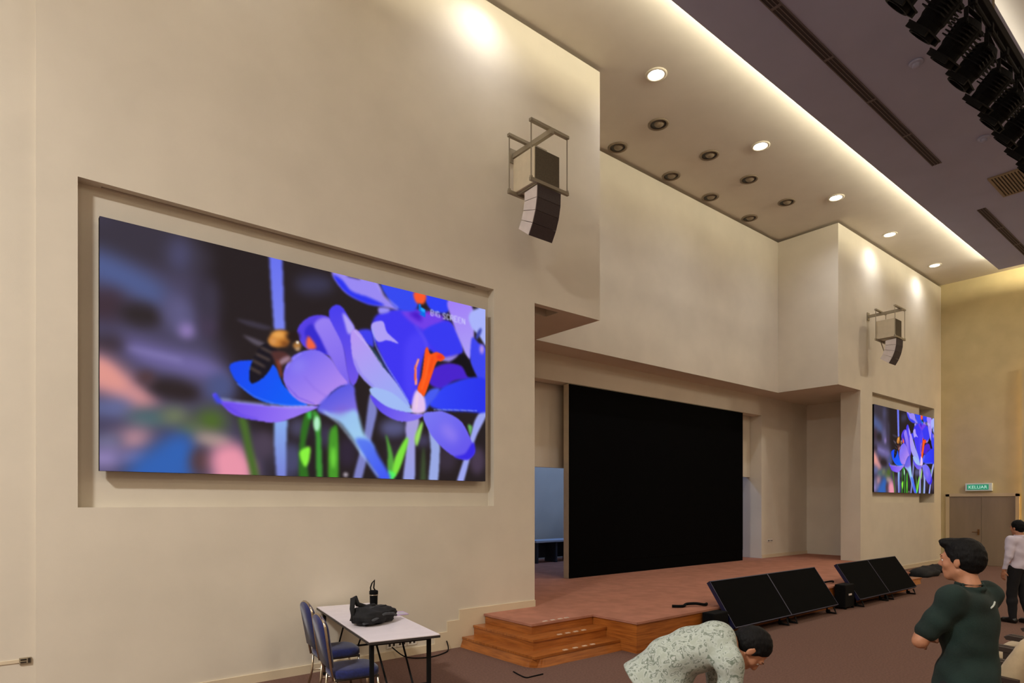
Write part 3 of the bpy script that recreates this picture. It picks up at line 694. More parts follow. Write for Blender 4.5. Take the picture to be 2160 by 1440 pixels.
# ------------------------------------------------------------------ ceiling fittings
lamp0 = dark0 = None
for i, x in enumerate([1.95, 5.35, 8.75, 12.15, 15.6, 18.87, 22.38]):
    if lamp0 is None:
        lamp0 = thing('downlight', 'lit round downlight in the row along the cream ceiling', 'ceiling light', (x, -.5, ZC), 0, 'lit downlights in a row')
        bm = B(); lathe(bm, [(.135, 0), (.185, 0), (.185, -.015), (.15, -.022), (.13, -.01), (.135, 0)], 28); obj('trim_ring', bm, 'lamp_ring', lamp0, True)
        bm = B(); lathe(bm, [(0, -.012), (.06, -.013), (.132, -.006), (.132, -.001), (0, -.001)], 28); obj('lens', bm, 'lamp_on', lamp0, True)
    else: dup(lamp0, (x, -.5, ZC))
    spot('downlight_beam_%d%s' % (i+1, '_offscreen' if x < 8 else ''), (x, -.5, ZC-.04), (x, -.30, 0), [50, 80, 165, 200, 185, 95, 95][i], COOL, math.radians(150), 1, .08)
for i, (x, y) in enumerate([(9.93, .36), (11.64, .36), (13.2, .36), (14.9, .36), (9.93, 1.39), (11.72, 1.39), (13.25, 1.39), (15.0, 1.39)]):
    if dark0 is None:
        dark0 = thing('unlit_downlight', 'switched-off round downlight with dark tilted bowl above the stage', 'ceiling light', (x, y, ZC), 0, 'unlit downlights above the stage')
        bm = B(); lathe(bm, [(.15, 0), (.20, 0), (.20, -.018), (.17, -.028), (.15, -.01), (.15, 0)], 28); obj('trim_ring', bm, 'lamp_dark', dark0, True)
        bm = B(); lathe(bm, [(.15, -.002), (.15, -.012), (.10, -.004), (0, -.003)], 28); obj('bowl', bm, 'lamp_black', dark0, True)
        bm = B(); bmesh.ops.create_uvsphere(bm, u_segments=20, v_segments=12, radius=.115, matrix=Matrix.Translation((0, -.02, .05))); obj('eyeball', bm, 'lamp_dark', dark0, True)
    else: dup(dark0, (x, y, ZC))
ZD = 9.0
def diffuser(x0, x1, y, label):
    t = thing('slot_diffuser', label, 'air vent', ((x0+x1)/2, y, ZD), 0)
    h = (x1-x0)/2
    bm = B(); box(bm, -h, h, -.075, .075, -.006, 0); obj('backing', bm, 'vent_dark', t)
    bm = B(); box(bm, -h, h, .07, .085, -.014, 0); box(bm, -h, h, -.085, -.07, -.014, 0); obj('frame', bm, 'vent_slat', t)
    for k in (-.025, .025):
        bm = B(); box(bm, -h, h, k-.006, k+.006, -.012, -.005); obj('slat', bm, 'vent_slat', t)
    n = int((x1-x0)/1.55)
    for k in range(1, n):
        x = -h+(x1-x0)*k/n
        bm = B(); box(bm, x-.025, x+.025, -.075, .075, -.014, -.004); obj('divider', bm, 'vent_slat', t)
diffuser(2.0, 15.08, -2.75, 'long dark slot diffuser in the grey dropped ceiling')
diffuser(18.18, 23.0, -2.73, 'shorter dark slot diffuser in the grey ceiling towards the exit wall')
t = thing('ceiling_grille', 'square tan louvred air grille in the grey dropped ceiling', 'air vent', (17.2, -3.86, ZD))
bm = B(); box(bm, -.6, .6, -.6, .6, -.006, 0); obj('backing', bm, 'vent_dark', t)
bm = B(); box(bm, -.62, .62, .57, .62, -.03, 0); box(bm, -.62, .62, -.62, -.57, -.03, 0); box(bm, -.62, -.57, -.57, .57, -.03, 0); box(bm, .57, .62, -.57, .57, -.03, 0); obj('frame', bm, 'grille_tan', t)
for k in range(20):
    bm = B(); y = -.545+k*.0565; box(bm, -.57, .57, y-.012, y+.018, -.024, -.008); obj('louvre', bm, 'grille_tan', t)
for i, (x, y, lab) in enumerate([(11.33, -3.59, 'round smoke detector on the grey ceiling between slot diffuser and lighting bar'), (14.67, -3.65, 'round smoke detector on the grey ceiling nearer the tan air grille')]):
    t = thing('smoke_detector', lab, 'smoke detector', (x, y, ZD))
    bm = B(); lathe(bm, [(0, 0), (.10, 0), (.10, -.025), (.085, -.035), (0, -.035)], 24); obj('base', bm, 'ceiling_grey', t, True)
    bm = B(); lathe(bm, [(.055, -.034), (.055, -.075), (.045, -.085), (0, -.088)], 20); obj('head', bm, 'ceiling_grey', t, True)

# stage lighting bar
LY, LZ = -5.05, 7.8
bar = thing('lighting_bar', 'black horizontal lighting bar hung below the ceiling', 'lighting bar', (12, LY, LZ))
bm = B(); box(bm, -6, 6, -.05, .05, -.03, .10, .008); obj('raceway', bm, 'black_metal', bar)
bm = B(); tube(bm, [(-6, 0, -.1), (6, 0, -.1)], .026, 10); obj('pipe', bm, 'black_metal', bar)
for x in np.arange(-5.5, 6, 1.0):
    bm = B(); box(bm, x-.015, x+.015, -.02, .02, -.12, -.02); obj('bracket', bm, 'black_metal', bar)
for x in (-5, -2.6, 0, 2.6, 5):
    bm = B(); tube(bm, [(x, .0, .09), (x, .0, ZC-LZ-.006)], .014, 8); obj('drop_rod', bm, 'rig_grey', bar)
for k in range(12):
    bm = B(); x = -5.4+k*.95; box(bm, x-.06, x+.06, .05, .053, .01, .055); obj('label_plate', bm, 'white_print', bar)
# black drapery box / second rail behind the bar
def spotlight(par, first):
    t = thing('stage_spotlight', 'black theatre spotlight clamped to the lighting bar, aimed at the stage', 'spotlight', (0, 0, 0), 0, 'stage spotlights on the bar')
    bm = B()                                       # clamp
    box(bm, -.03, .03, -.035, .035, -.05, .04, .006); tube(bm, [(0, 0, -.05), (0, 0, -.12)], .012, 8); obj('clamp', bm, 'black_metal', t)
    bm = B(); box(bm, -.15, .15, -.02, .02, -.13, -.12); box(bm, -.15, -.142, -.02, .02, -.30, -.12); box(bm, .142, .15, -.02, .02, -.30, -.12); obj('yoke', bm, 'black_metal', t)
    M = Matrix.Translation((0, .10, -.30)) @ Matrix.Rotation(math.radians(50), 4, 'X')      # beam axis: local -Z tilted towards the stage
    bm = B(); lathe(bm, [(0, .15), (.08, .15), (.125, .10), (.13, -.10), (.118, -.13), (.118, -.19), (.125, -.20), (.125, -.26), (.10, -.26), (.095, -.21), (0, -.21)], 20); 
    for v in bm.verts:                             # slightly boxy rear housing
        if v.co.z > -.04: v.co.x *= 1.15
    bmesh.ops.transform(bm, matrix=M, verts=bm.verts[:]); obj('barrel', bm, 'black_plastic', t)
    bm = B(); lathe(bm, [(0, -.212), (.094, -.212), (.09, -.222), (0, -.23)], 20); bmesh.ops.transform(bm, matrix=M, verts=bm.verts[:]); obj('lens', bm, 'lens_dark', t, True)
    bm = B(); box(bm, -.135, .135, -.135, .135, -.205, -.19); box(bm, -.13, -.10, -.13, .13, -.25, -.2); box(bm, .10, .13, -.13, .13, -.25, -.2)
    bmesh.ops.transform(bm, matrix=M, verts=bm.verts[:]); obj('colour_frame', bm, 'black_metal', t)
    bm = B(); 
    for k in range(5): box(bm, -.134, .134, -.124, .124, -.06+k*.035, -.048+k*.035)
    bmesh.ops.transform(bm, matrix=M, verts=bm.verts[:]); obj('cooling_fins', bm, 'black_metal', t)
    for q in (-1, 1):
        bm = B(); tube(bm, [(q*.146, 0, -.27), (q*.19, 0, -.27)], .025, 10); obj('knob', bm, 'black_plastic', t)
    return t
s0 = None
for i, x in enumerate([7.3, 7.95, 8.6, 9.25, 9.9, 10.55, 11.2, 11.85, 12.5, 13.15, 13.8]):
    if s0 is None: s0 = spotlight(bar, True); s0.location = (x, LY, LZ-.1); s0.scale = (1.12, 1.12, 1.12)
    else: dup(s0, (x, LY, LZ-.1), random.uniform(-.18, .18))

# ------------------------------------------------------------------ suspended line-array speakers
def line_array(x, label):
    t = thing('line_array_speaker', label, 'loudspeaker', (x, 0, 0))
    yf = -.75; hw = .235
    # top frame: spine from the wall, two cross bars
    bm = B(); box(bm, -.03, .03, -.86, .0, 7.12, 7.19); box(bm, -.07, .07, -.02, 0, 7.05, 7.26); obj('wall_arm', bm, 'rig_grey', t)
    for y in (-.80, -.33):
        bm = B(); box(bm, -.36, .36, y-.025, y+.025, 7.19, 7.23); obj('cross_bar', bm, 'rig_grey', t)
    for sx in (-1, 1):
        for y in (-.80, -.33):
            bm = B(); tube(bm, [(sx*.34, y, 7.19), (sx*.34, y, 6.40)], .009, 6); lathe(bm, [(0, -.03), (.022, -.03), (.022, .03), (0, .03)], 8, (sx*.34, y, 6.42)); obj('rod', bm, 'rig_grey', t)
    bm = B(); box(bm, -.36, .36, -.82, -.78, 6.385, 6.43); box(bm, -.36, .36, -.35, -.31, 6.385, 6.43); box(bm, -.20, -.17, -.78, -.35, 6.40, 6.43); box(bm, .17, .20, -.78, -.35, 6.40, 6.43); obj('lower_frame', bm, 'rig_grey', t)
    sub = None
    bm = B(); box(bm, -hw, hw, yf, yf+.46, 6.43, 6.92, .008); sub = obj('subwoofer', bm, 'cabinet_cream', t)
    bm = B(); box(bm, -hw+.012, hw-.012, yf-.012, yf+.001, 6.445, 6.905); obj('grille', bm, 'grille_brown', sub)
    # curved array of four modules
    hgt = .168; py, pz, ang = yf-.04, 6.37, math.radians(2)
    for k in range(4):
        M = Matrix.Translation((0, py, pz)) @ Matrix.Rotation(ang, 4, 'X')
        bm = B()
        prof = [(0, 0), (0, -hgt+.006), (.26, -hgt+.03), (.26, -.024)]
        prism_x(bm, prof, -hw+.01, hw-.01); bmesh.ops.transform(bm, matrix=M, verts=bm.verts[:])
        e = obj('array_module', bm, 'cabinet_white', t)
        bm = B(); box(bm, -hw+.018, hw-.018, -.010, .001, -hgt+.004, .001); bmesh.ops.transform(bm, matrix=M, verts=bm.verts[:]); obj('grille', bm, 'grille_dark', e)
        v = M @ Vector((0, 0, -hgt)); py, pz = v.y, v.z; ang += math.radians(9.5)
    bm = B(); tube(bm, [(0, -.33, 6.40), (0, -.42, 6.1), (0, -.50, 5.95)], .012, 6); obj('rear_strut', bm, 'rig_grey', t)
    return t
line_array(6.0, 'hung loudspeaker array on the wall above the large flower screen')
line_array(18.72, 'hung loudspeaker array on the wall above the far flower screen')

# ------------------------------------------------------------------ exit door, sign, sockets
d = bpy.data.objects.new('door_1', None); C.objects.link(d); d.location = (XR, -1.13, 0); struct(d, 'double leaf brown exit door in the side wall')
bm = B(); box(bm, -.05, 0, .88, .98, 0, 2.3); box(bm, -.05, 0, -.98, -.88, 0, 2.3); box(bm, -.05, 0, -.98, .98, 2.22, 2.32); obj('door_frame', bm, 'door_frame', d)
for s in (-1, 1):
    bm = B(); box(bm, -.03, -.002, min(s*.004, s*.88), max(s*.004, s*.88), .01, 2.22); lf = obj('door_leaf', bm, 'door_brown', d)
    if s > 0:
        bm = B(); box(bm, -.055, -.028, .05, .10, .98, 1.16); tube(bm, [(-.07, .075, 1.07), (-.07, .24, 1.07)], .012, 8); obj('handle', bm, 'brass', lf)
s = thing('exit_sign', 'green and white exit sign above the double door', 'exit sign', (XR, -1.07, 2.52))
bm = B(); box(bm, -.10, 0, -.36, .36, -.125, .125, .008); obj('housing', bm, 'exit_white', s)
bm = B(); box(bm, -.106, -.099, -.27, .31, -.085, .085); obj('panel', bm, 'exit_green', s)
text_obj('lettering', 'KELUAR', .14, 'exit_text', s, (-.1065, .02, -.005), (PI/2, 0, -PI/2), .001)
def sockets(name, loc, n, label, m='white_plastic', face='y'):
    t = thing(name, label, 'socket', loc)
    for k in range(n):
        x = (k-(n-1)/2)*.15
        bm = B(); box(bm, x-.07, x+.07, -.012, 0, -.045, .045, .004); p = obj('plate', bm, m, t)
        for q in (-.03, .03):
            bm = B(); box(bm, x+q-.014, x+q+.014, -.0165, -.011, -.018, .018); obj('outlet', bm, 'lamp_black', p)
sockets('wall_socket', (4.12, 0, .18), 3, 'row of white wall sockets under the table end near the steps')
sockets('wall_socket', (17.54, SB, .91), 2, 'pair of small sockets low on the stage rear wall')
t = thing('wall_label_socket', 'small dark socket plate on the strip of wall beside the flower screen', 'socket', (.235, .03, .56))
bm = B(); box(bm, -.045, .045, -.012, 0, -.03, .03, .003); obj('plate', bm, 'grille_tan', t)
for z in (-.012, .012):
    bm = B(); box(bm, -.036, .008, -.016, -.011, z-.006, z+.006); obj('slot', bm, 'lamp_black', t)
bm = B(); box(bm, .018, .038, -.016, -.011, -.02, .022); obj('slot', bm, 'lamp_black', t)
bm = B(); box(bm, -.05, 0, -.06, .06, -.14, .14, .006); tag(obj('call_point', bm, 'red_plastic', None, False, (SX1, .95, 2.0)), 'small dark red call point on the stage side wall', 'alarm')

# backstage furniture seen through the opening
t = thing('backstage_bench', 'pale topped bench in the blue lit backstage', 'bench', (11.7, 5.3, ZS+.002))
bm = B(); box(bm, -.75, .75, -.25, .25, .54, .60, .01); obj('top', bm, 'steel_light', t)
for x in (-.68, 0, .68):
    bm = B(); box(bm, x-.03, x+.03, -.22, .22, 0, .54); obj('leg', bm, 'bench_dark', t)
bm = B(); box(bm, -.7, .7, .18, .22, .1, .5); obj('rear_panel', bm, 'bench_dark', t)
t = thing('backstage_cabinet', 'grey cabinet beside the backstage bench', 'cabinet', (12.75, 5.35, ZS+.002))
bm = B(); box(bm, -.25, .25, -.25, .25, 0, 1.06, .01); obj('body', bm, 'bench_dark', t)
bm = B(); box(bm, -.27, .27, -.27, .27, 1.06, 1.10); obj('top', bm, 'steel_light', t)
t = thing('leaning_board', 'dark upright flat leaning backstage behind the near jamb', 'board', (10.70, 5.2, ZS+.002))
bm = B(); box(bm, -.10, .10, -.02, .02, 0, 1.15); obj('board', bm, 'bench_dark', t)

# ------------------------------------------------------------------ table, chairs, things on the table
TH = .78; TL, TW = 2.15, .67; ta = math.atan2(.18, .984)
P0 = Vector((2.57, -2.17, 0)); e_ = Vector((math.sin(ta), math.cos(ta), 0)); w_ = Vector((math.cos(ta), -math.sin(ta), 0))
tc = P0+e_*TL/2+w_*TW/2
tb = thing('folding_table', 'long white topped folding table with dark legs against the front wall', 'table', tc, -ta)
bm = B(); box(bm, -TW/2, TW/2, -TL/2, TL/2, TH-.012, TH, .004); obj('table_top', bm, 'table_white', tb)
bm = B(); box(bm, -TW/2-.003, TW/2+.003, -TL/2-.003, TL/2+.003, TH-.032, TH-.012); obj('edge_band', bm, 'edge_dark', tb)
bm = B(); box(bm, -TW/2+.05, -TW/2+.08, -TL/2+.15, TL/2-.15, TH-.07, TH-.03); box(bm, TW/2-.08, TW/2-.05, -TL/2+.15, TL/2-.15, TH-.07, TH-.03); obj('side_rail', bm, 'edge_dark', tb)
for sy in (-1, 1):
    for sx in (-1, 1):
        bm = B(); x = sx*(TW/2-.06); y = sy*(TL/2-.13); box(bm, x-.018, x+.018, y-.018, y+.018, 0, TH-.03, .003); obj('leg', bm, 'black_metal', tb)
    y = sy*(TL/2-.13)
    bm = B(); tube(bm, [(-TW/2+.06, y, .30), (TW/2-.06, y, .30)], .012, 8); tube(bm, [(-TW/2+.06, y, TH-.06), (TW/2-.06, y, TH-.06)], .012, 8); obj('stretcher', bm, 'black_metal', tb)
    bm = B(); 
    for x in (-.12, .12): tube(bm, [(x, y, .30), (x*1.1, y-sy*.42, TH-.05)], .010, 8)
    obj('brace', bm, 'black_metal', tb)
def banquet_chair(loc, rz, label):                 # faces local +X
    t = thing('banquet_chair', label, 'chair', loc, rz, 'blue banquet chairs at the table')
    bm = B(); pts = []
    n = 22
    for k in range(n):                             # rounded seat outline
        a = 2*PI*k/n; c_, s_ = math.cos(a), math.sin(a)
        pts.append((.225*math.copysign(abs(c_)**.45, c_), .215*math.copysign(abs(s_)**.55, s_)))
    for (sc_, z) in []: pass
    rings = [[bm.verts.new((x*q, y*q, z)) for x, y in pts] for q, z in ((.94, .405), (1.0, .42), (1.0, .455), (.96, .475), (.80, .487), (.4, .49))]
    for a, b in zip(rings, rings[1:]):
        for k in range(n): bm.faces.new((a[k], a[(k+1) % n], b[(k+1) % n], b[k]))
    bm.faces.new(rings[0][::-1]); bm.faces.new(rings[-1]); obj('seat', bm, 'chair_blue', t, True)
    # backrest: rounded panel leaning back
    bm = B(); lean = .16
    out = []
    for k in range(9): out.append((.205*math.cos(PI*k/8), .40+.09*math.sin(PI*k/8)))
    out = [(.17, .03)]+[(x, z) for x, z in out]+[(-.17, .03)]
    def bp(y, z, d): return (-.235-lean*z+d, y, .485+z)
    fr = [bm.verts.new(bp(y, z, .022)) for y, z in out]; bk = [bm.verts.new(bp(y, z, -.022)) for y, z in out]
    fi = [bm.verts.new(bp(y*.85, .22+(z-.22)*.88, .038)) for y, z in out]; m = len(out)
    for k in range(m):
        k2 = (k+1) % m
        bm.faces.new((fr[k], fr[k2], bk[k2], bk[k])); bm.faces.new((fi[k], fi[k2], fr[k2], fr[k]))
    bm.faces.new(fi); bm.faces.new(bk[::-1]); obj('backrest', bm, 'chair_blue', t, True)
    path = [bp(y, z, 0) for y, z in out]
    bm = B(); tube(bm, [(-.215, .175, .40)]+[(p[0], p[1]*1.04, p[2]+.006) for p in path]+[(-.215, -.175, .40)], .0125, 8); obj('back_frame', bm, 'chrome', t, True)
    for sx in (-1, 1):
        for sy in (-1, 1):
            bm = B(); tube(bm, [(sx*.19, sy*.175, .41), (sx*.205, sy*.185, .2), (sx*(.255 if sx < 0 else .225), sy*.195, 0)], .0125, 8); obj('leg', bm, 'chrome', t, True)
    bm = B()
    for sy in (-1, 1): tube(bm, [(-.205, sy*.183, .22), (.205, sy*.183, .22)], .008, 6)
    obj('stretcher', bm, 'chrome', t, True)
    bm = B(); box(bm, -.2, .2, -.19, .19, .39, .408); obj('seat_pan', bm, 'edge_dark', t)
    return t
banquet_chair((2.82, -.90, 0), math.radians(-8), 'blue banquet chair nearer the wall, tucked under the white table')
banquet_chair((2.62, -1.72, 0), math.radians(-10), 'blue banquet chair farther from the wall, at the table end')
# laptop bag with raised straps
bag = thing('shoulder_bag', 'slumped black shoulder bag on the white table', 'bag', (3.02, -1.38, TH), math.radians(28))
bm = B(); bmesh.ops.create_icosphere(bm, subdivisions=4, radius=1)
for v in bm.verts:
    c = v.co; q = 2.6
    l = (abs(c.x)**q+abs(c.y)**q+abs(c.z)**q)**(1/q); c = c/l
    n = .05*math.sin(11*c.x+4*c.z)+.04*math.sin(9*c.y+6*c.x)+.03*math.sin(17*c.z)
    top = 1-.25*c.x if c.z > 0 else 1
    v.co = Vector((c.x*.27*(1+n), c.y*.17*(1+n), max(0, .085+c.z*.088*top*(1+2*n))))
obj('body', bm, 'dark_fabric', bag, True)
bm = B(); tube(bm, [(-.25, .06, .05), (-.23, .10, .17), (-.19, .12, .26), (-.16, .12, .27), (-.14, .10, .2), (-.05, .06, .165), (.05, .03, .17)], [.022, .026, .028, .028, .026, .022, .02], 8); obj('strap', bm, 'dark_fabric', bag, True)
bm = B(); tube(bm, [(-.26, -.05, .03), (-.2, -.14, .07), (-.05, -.17, .11), (.1, -.165, .09), (.22, -.12, .05)], .014, 8); obj('webbing', bm, 'fabric_grey', bag, True)
bm = B(); tube(bm, [(-.2, -.04, .165), (-.05, -.07, .18), (.12, -.06, .165), (.23, -.02, .12)], .006, 6); obj('zip', bm, 'fabric_grey', bag, True)
# tumbler
bt = thing('drinks_tumbler', 'tall black tumbler with wire loop lid standing behind the bag', 'bottle', (3.20, -1.02, TH))
bm = B(); lathe(bm, [(0, 0), (.036, 0), (.038, .01), (.043, .22), (.043, .235), (0, .235)], 24); obj('body', bm, 'black_plastic', bt, True)
bm = B(); lathe(bm, [(.045, .232), (.047, .24), (.047, .268), (.04, .275), (0, .276)], 24); obj('lid', bm, 'black_plastic', bt, True)
bm = B(); lathe(bm, [(.0445, .222), (.0475, .224), (.0475, .231), (.0445, .233)], 24); obj('collar', bm, 'chrome', bt, True)
bm = B(); tube(bm, [(-.035, 0, .27), (-.038, 0, .31), (-.02, 0, .355), (.01, 0, .385), (.005, 0, .34), (.0, 0, .30), (.02, 0, .272)], .008, 8); obj('loop', bm, 'black_metal', bt, True)
# small dark pouch beside the tumbler
bm = B(); prism(bm, [(-.07, -.06), (.07, -.06), (.05, .06), (-.05, .06)], 0, .10)
for v in bm.verts:
    if v.co.z > .05: v.co.x *= .55; v.co.y *= .6
bmesh.ops.bevel(bm, geom=bm.edges[:], offset=.015, segments=2, affect='EDGES')
tag(obj('cloth_pouch', bm, 'dark_fabric', None, True, (3.26, -1.14, TH)), 'small black pouch at the foot of the tumbler', 'pouch')
bm = B(); box(bm, -.075, .075, -.1, .1, 0, .012, .003); nb = thing('notebook', 'small lilac notebook on the table beside the bag', 'notebook', (3.47, -1.10, TH), -.2)
obj('cover', bm, 'notebook', nb)
bm = B(); box(bm, -.05, .05, -.05, .0, .012, .0135); obj('label_patch', bm, 'white_print', nb)

# ------------------------------------------------------------------ auditorium seats
def seat(loc, label):
    t = thing('auditorium_seat', label, 'seat', loc, 0, 'beige auditorium seats in the front row')
    bm = B(); rows = []
    for k, z in enumerate(np.linspace(.30, .85, 11)):
        u = k/10; hw = .235*(1-.22*max(0, (u-.6)/.4)**2); th = .055+.05*math.sin(PI*min(1, u*1.05)); yb = -.05-.17*u
        ring = []
        for j in range(16):
            a = 2*PI*j/16; c_, s_ = math.cos(a), math.sin(a)
            ring.append(bm.verts.new((hw*math.copysign(abs(c_)**.5, c_), yb+th*math.copysign(abs(s_)**.8, s_), z)))
        rows.append(ring)
    top = [bm.verts.new((v.co.x*.8, v.co.y*.6+(-.22)*.4, .884)) for v in rows[-1]]; rows.append(top)
    for a, b in zip(rows, rows[1:]):
        for j in range(16): bm.faces.new((a[j], a[(j+1) % 16], b[(j+1) % 16], b[j]))
    bm.faces.new(rows[0][::-1]); bm.faces.new(rows[-1]); obj('backrest', bm, 'seat_beige', t, True)
    bm = B(); box(bm, -.225, .225, -.0, .40, .36, .48, .045); obj('seat', bm, 'seat_beige', t, True)
    for sx in (-1, 1):
        bm = B(); x = sx*.285; prism_x(bm, [(-.22, .60), (.26, .63), (.30, .615), (.28, .585), (-.22, .565)], x-.03, x+.03); obj('armrest', bm, 'arm_dark', t)
        bm = B(); box(bm, x-.02, x+.02, -.12, .16, 0, .58, .005); obj('side_frame', bm, 'arm_dark', t)
    bm = B(); box(bm, -.265, .265, -.03, .03, .28, .33); obj('beam', bm, 'arm_dark', t)
    return t
for i in range(4):
    seat((6.55+i*.66, -5.74, 0), ['beige auditorium seat at the end of the row beside the person in green', 'beige auditorium seat, second from the row end behind the person in green', 'beige auditorium seat, third from the row end', 'beige auditorium seat, fourth from the row end'][i])

# ------------------------------------------------------------------ people: smooth-union fields turned into one continuous surface
def field_mesh(name, prims, h, cuts=(), noise=0, nscale=9.0, smooth=1):
    lo = np.full(3, 1e9); hi = np.full(3, -1e9)
    for p in prims:
        for c, r in p['pts']: lo = np.minimum(lo, np.array(c)-r); hi = np.maximum(hi, np.array(c)+r)
    lo -= .06; hi += .06
    dims = np.ceil((hi-lo)/h).astype(int)+1
    F = np.full(dims, .05, 'f')
    for p in prims:
        k = p.get('k', .02); mg = .05
        pl = np.min([np.array(c)-r for c, r in p['pts']], 0)-mg; ph = np.max([np.array(c)+r for c, r in p['pts']], 0)+mg
        i0 = np.maximum(((pl-lo)/h).astype(int), 0); i1 = np.minimum(((ph-lo)/h).astype(int)+2, dims)
        ax = [lo[a]+h*np.arange(i0[a], i1[a]) for a in range(3)]
        X, Y, Z = np.meshgrid(*ax, indexing='ij'); P = np.stack([X, Y, Z], -1)
        if p['t'] == 'cap':
            a = np.array(p['a']); b = np.array(p['b']); v = b-a
            t = np.clip(((P-a)@v)/(v@v+1e-9), 0, 1)
            d = np.linalg.norm(P-(a+t[..., None]*v), axis=-1)-(p['ra']+(p['rb']-p['ra'])*t)
        else:
            L = (P-np.array(p['c']))@p['R']            # to local axes
            q = L/np.array(p['r']); n1 = np.linalg.norm(q, axis=-1); n2 = np.linalg.norm(q/np.array(p['r']), axis=-1)+1e-9
            d = n1*(n1-1)/n2
            d = np.maximum(d, -.12)
        S = F[i0[0]:i1[0], i0[1]:i1[1], i0[2]:i1[2]]
        hh = np.clip(.5+.5*(S-d)/k, 0, 1)
        F[i0[0]:i1[0], i0[1]:i1[1], i0[2]:i1[2]] = S*(1-hh)+d*hh-k*hh*(1-hh)
    X, Y, Z = np.meshgrid(*[lo[a]+h*np.arange(dims[a]) for a in range(3)], indexing='ij')
    if noise:
        n = np.sin(nscale*(X+.7*Y)+2*np.sin(nscale*.7*Z))*np.sin(nscale*(1.3*Z-.4*X)+1.7*np.sin(nscale*.6*Y))+.5*np.sin(2.3*nscale*(Z+.5*X))*np.sin(2.1*nscale*(Y-.3*Z))
        F = F+noise*n
    for (c, n) in cuts:
        n = np.array(n, float); n /= np.linalg.norm(n)
        F = np.maximum(F, (X-c[0])*n[0]+(Y-c[1])*n[1]+(Z-c[2])*n[2])
    for a in range(3):                                  # close at the borders
        sl = [slice(None)]*3
        for e in (0, -1): sl[a] = e; F[tuple(sl)] = np.maximum(F[tuple(sl)], .02)
    ins = F < 0
    cell = np.zeros(np.array(dims)-1, int)
    D0 = tuple(np.array(dims)-1)
    corners = [(i, j, k) for i in (0, 1) for j in (0, 1) for k in (0, 1)]
    cnt = sum(ins[i:i+D0[0], j:j+D0[1], k:k+D0[2]].astype(int) for i, j, k in corners)
    act = (cnt > 0) & (cnt < 8)
    idx = np.full(D0, -1); ci = np.argwhere(act); idx[act] = np.arange(len(ci))
    acc = np.zeros((len(ci), 3)); num = np.zeros(len(ci))
    for a in corners:
        for d in range(3):
            if a[d]: continue
            b = list(a); b[d] = 1
            fa = F[ci[:, 0]+a[0], ci[:, 1]+a[1], ci[:, 2]+a[2]]; fb = F[ci[:, 0]+b[0], ci[:, 1]+b[1], ci[:, 2]+b[2]]
            x = (fa < 0) != (fb < 0); t = np.where(x, fa/(fa-fb+1e-12), 0)
            p = np.array(a, float)[None].repeat(len(ci), 0); p[:, d] = t
            acc[x] += p[x]; num[x] += 1
    V = lo+h*(ci+acc/num[:, None])
    faces = []
    for d in range(3):
        e1, e2 = [(1, 2), (2, 0), (0, 1)][d]
        s0 = [slice(1, D0[a]) for a in range(3)]; s0[d] = slice(0, D0[d])
        s1 = list(s0); s1[d] = slice(1, D0[d]+1)
        f0 = ins[tuple(s0)]; f1 = ins[tuple(s1)]
        g = np.argwhere(f0 != f1)
        if not len(g): continue
        sg = f0[g[:, 0], g[:, 1], g[:, 2]]
        off = np.ones(3, int); off[d] = 0; g = g+off
        def at(o1, o2):
            q = g.copy(); q[:, e1] -= o1; q[:, e2] -= o2; return idx[q[:, 0], q[:, 1], q[:, 2]]
        Q = np.stack([at(1, 1), at(0, 1), at(0, 0), at(1, 0)], 1)
        Q[~sg] = Q[~sg][:, ::-1]
        faces.append(Q)
    Q = np.concatenate(faces); Q = Q[(Q >= 0).all(1)]
    for _ in range(smooth):                             # relax a little
        s = np.zeros_like(V); c = np.zeros(len(V))
        for a in range(4):
            i, j = Q[:, a], Q[:, (a+1) % 4]
            np.add.at(s, i, V[j]); np.add.at(c, i, 1); np.add.at(s, j, V[i]); np.add.at(c, j, 1)
        V = V*.5+.5*s/np.maximum(c, 1)[:, None]
    me = bpy.data.meshes.new(name); me.from_pydata(V.tolist(), [], Q.tolist()); me.update()
    for p in me.polygons: p.use_smooth = True
    return me
def cap(a, b, ra, rb=None, k=.02):
    rb = ra if rb is None else rb
    return dict(t='cap', a=tuple(a), b=tuple(b), ra=ra, rb=rb, k=k, pts=[(tuple(a), ra), (tuple(b), rb)])
def elp(c, r, R=None, k=.02):
    return dict(t='ell', c=tuple(c), r=r, R=np.eye(3) if R is None else R, k=k, pts=[(tuple(c), max(r))])
def frame(f, u):
    f = Vector(f).normalized(); u = Vector(u); u = (u-f*u.dot(f)).normalized(); r = f.cross(u)
    return r, f, u
def grow(p, d):
    q = dict(p)
    if p['t'] == 'cap': q['ra'] += d; q['rb'] += d
    else: q['r'] = tuple(x+d for x in p['r'])
    q['pts'] = [(c, r+d) for c, r in p['pts']]; return q
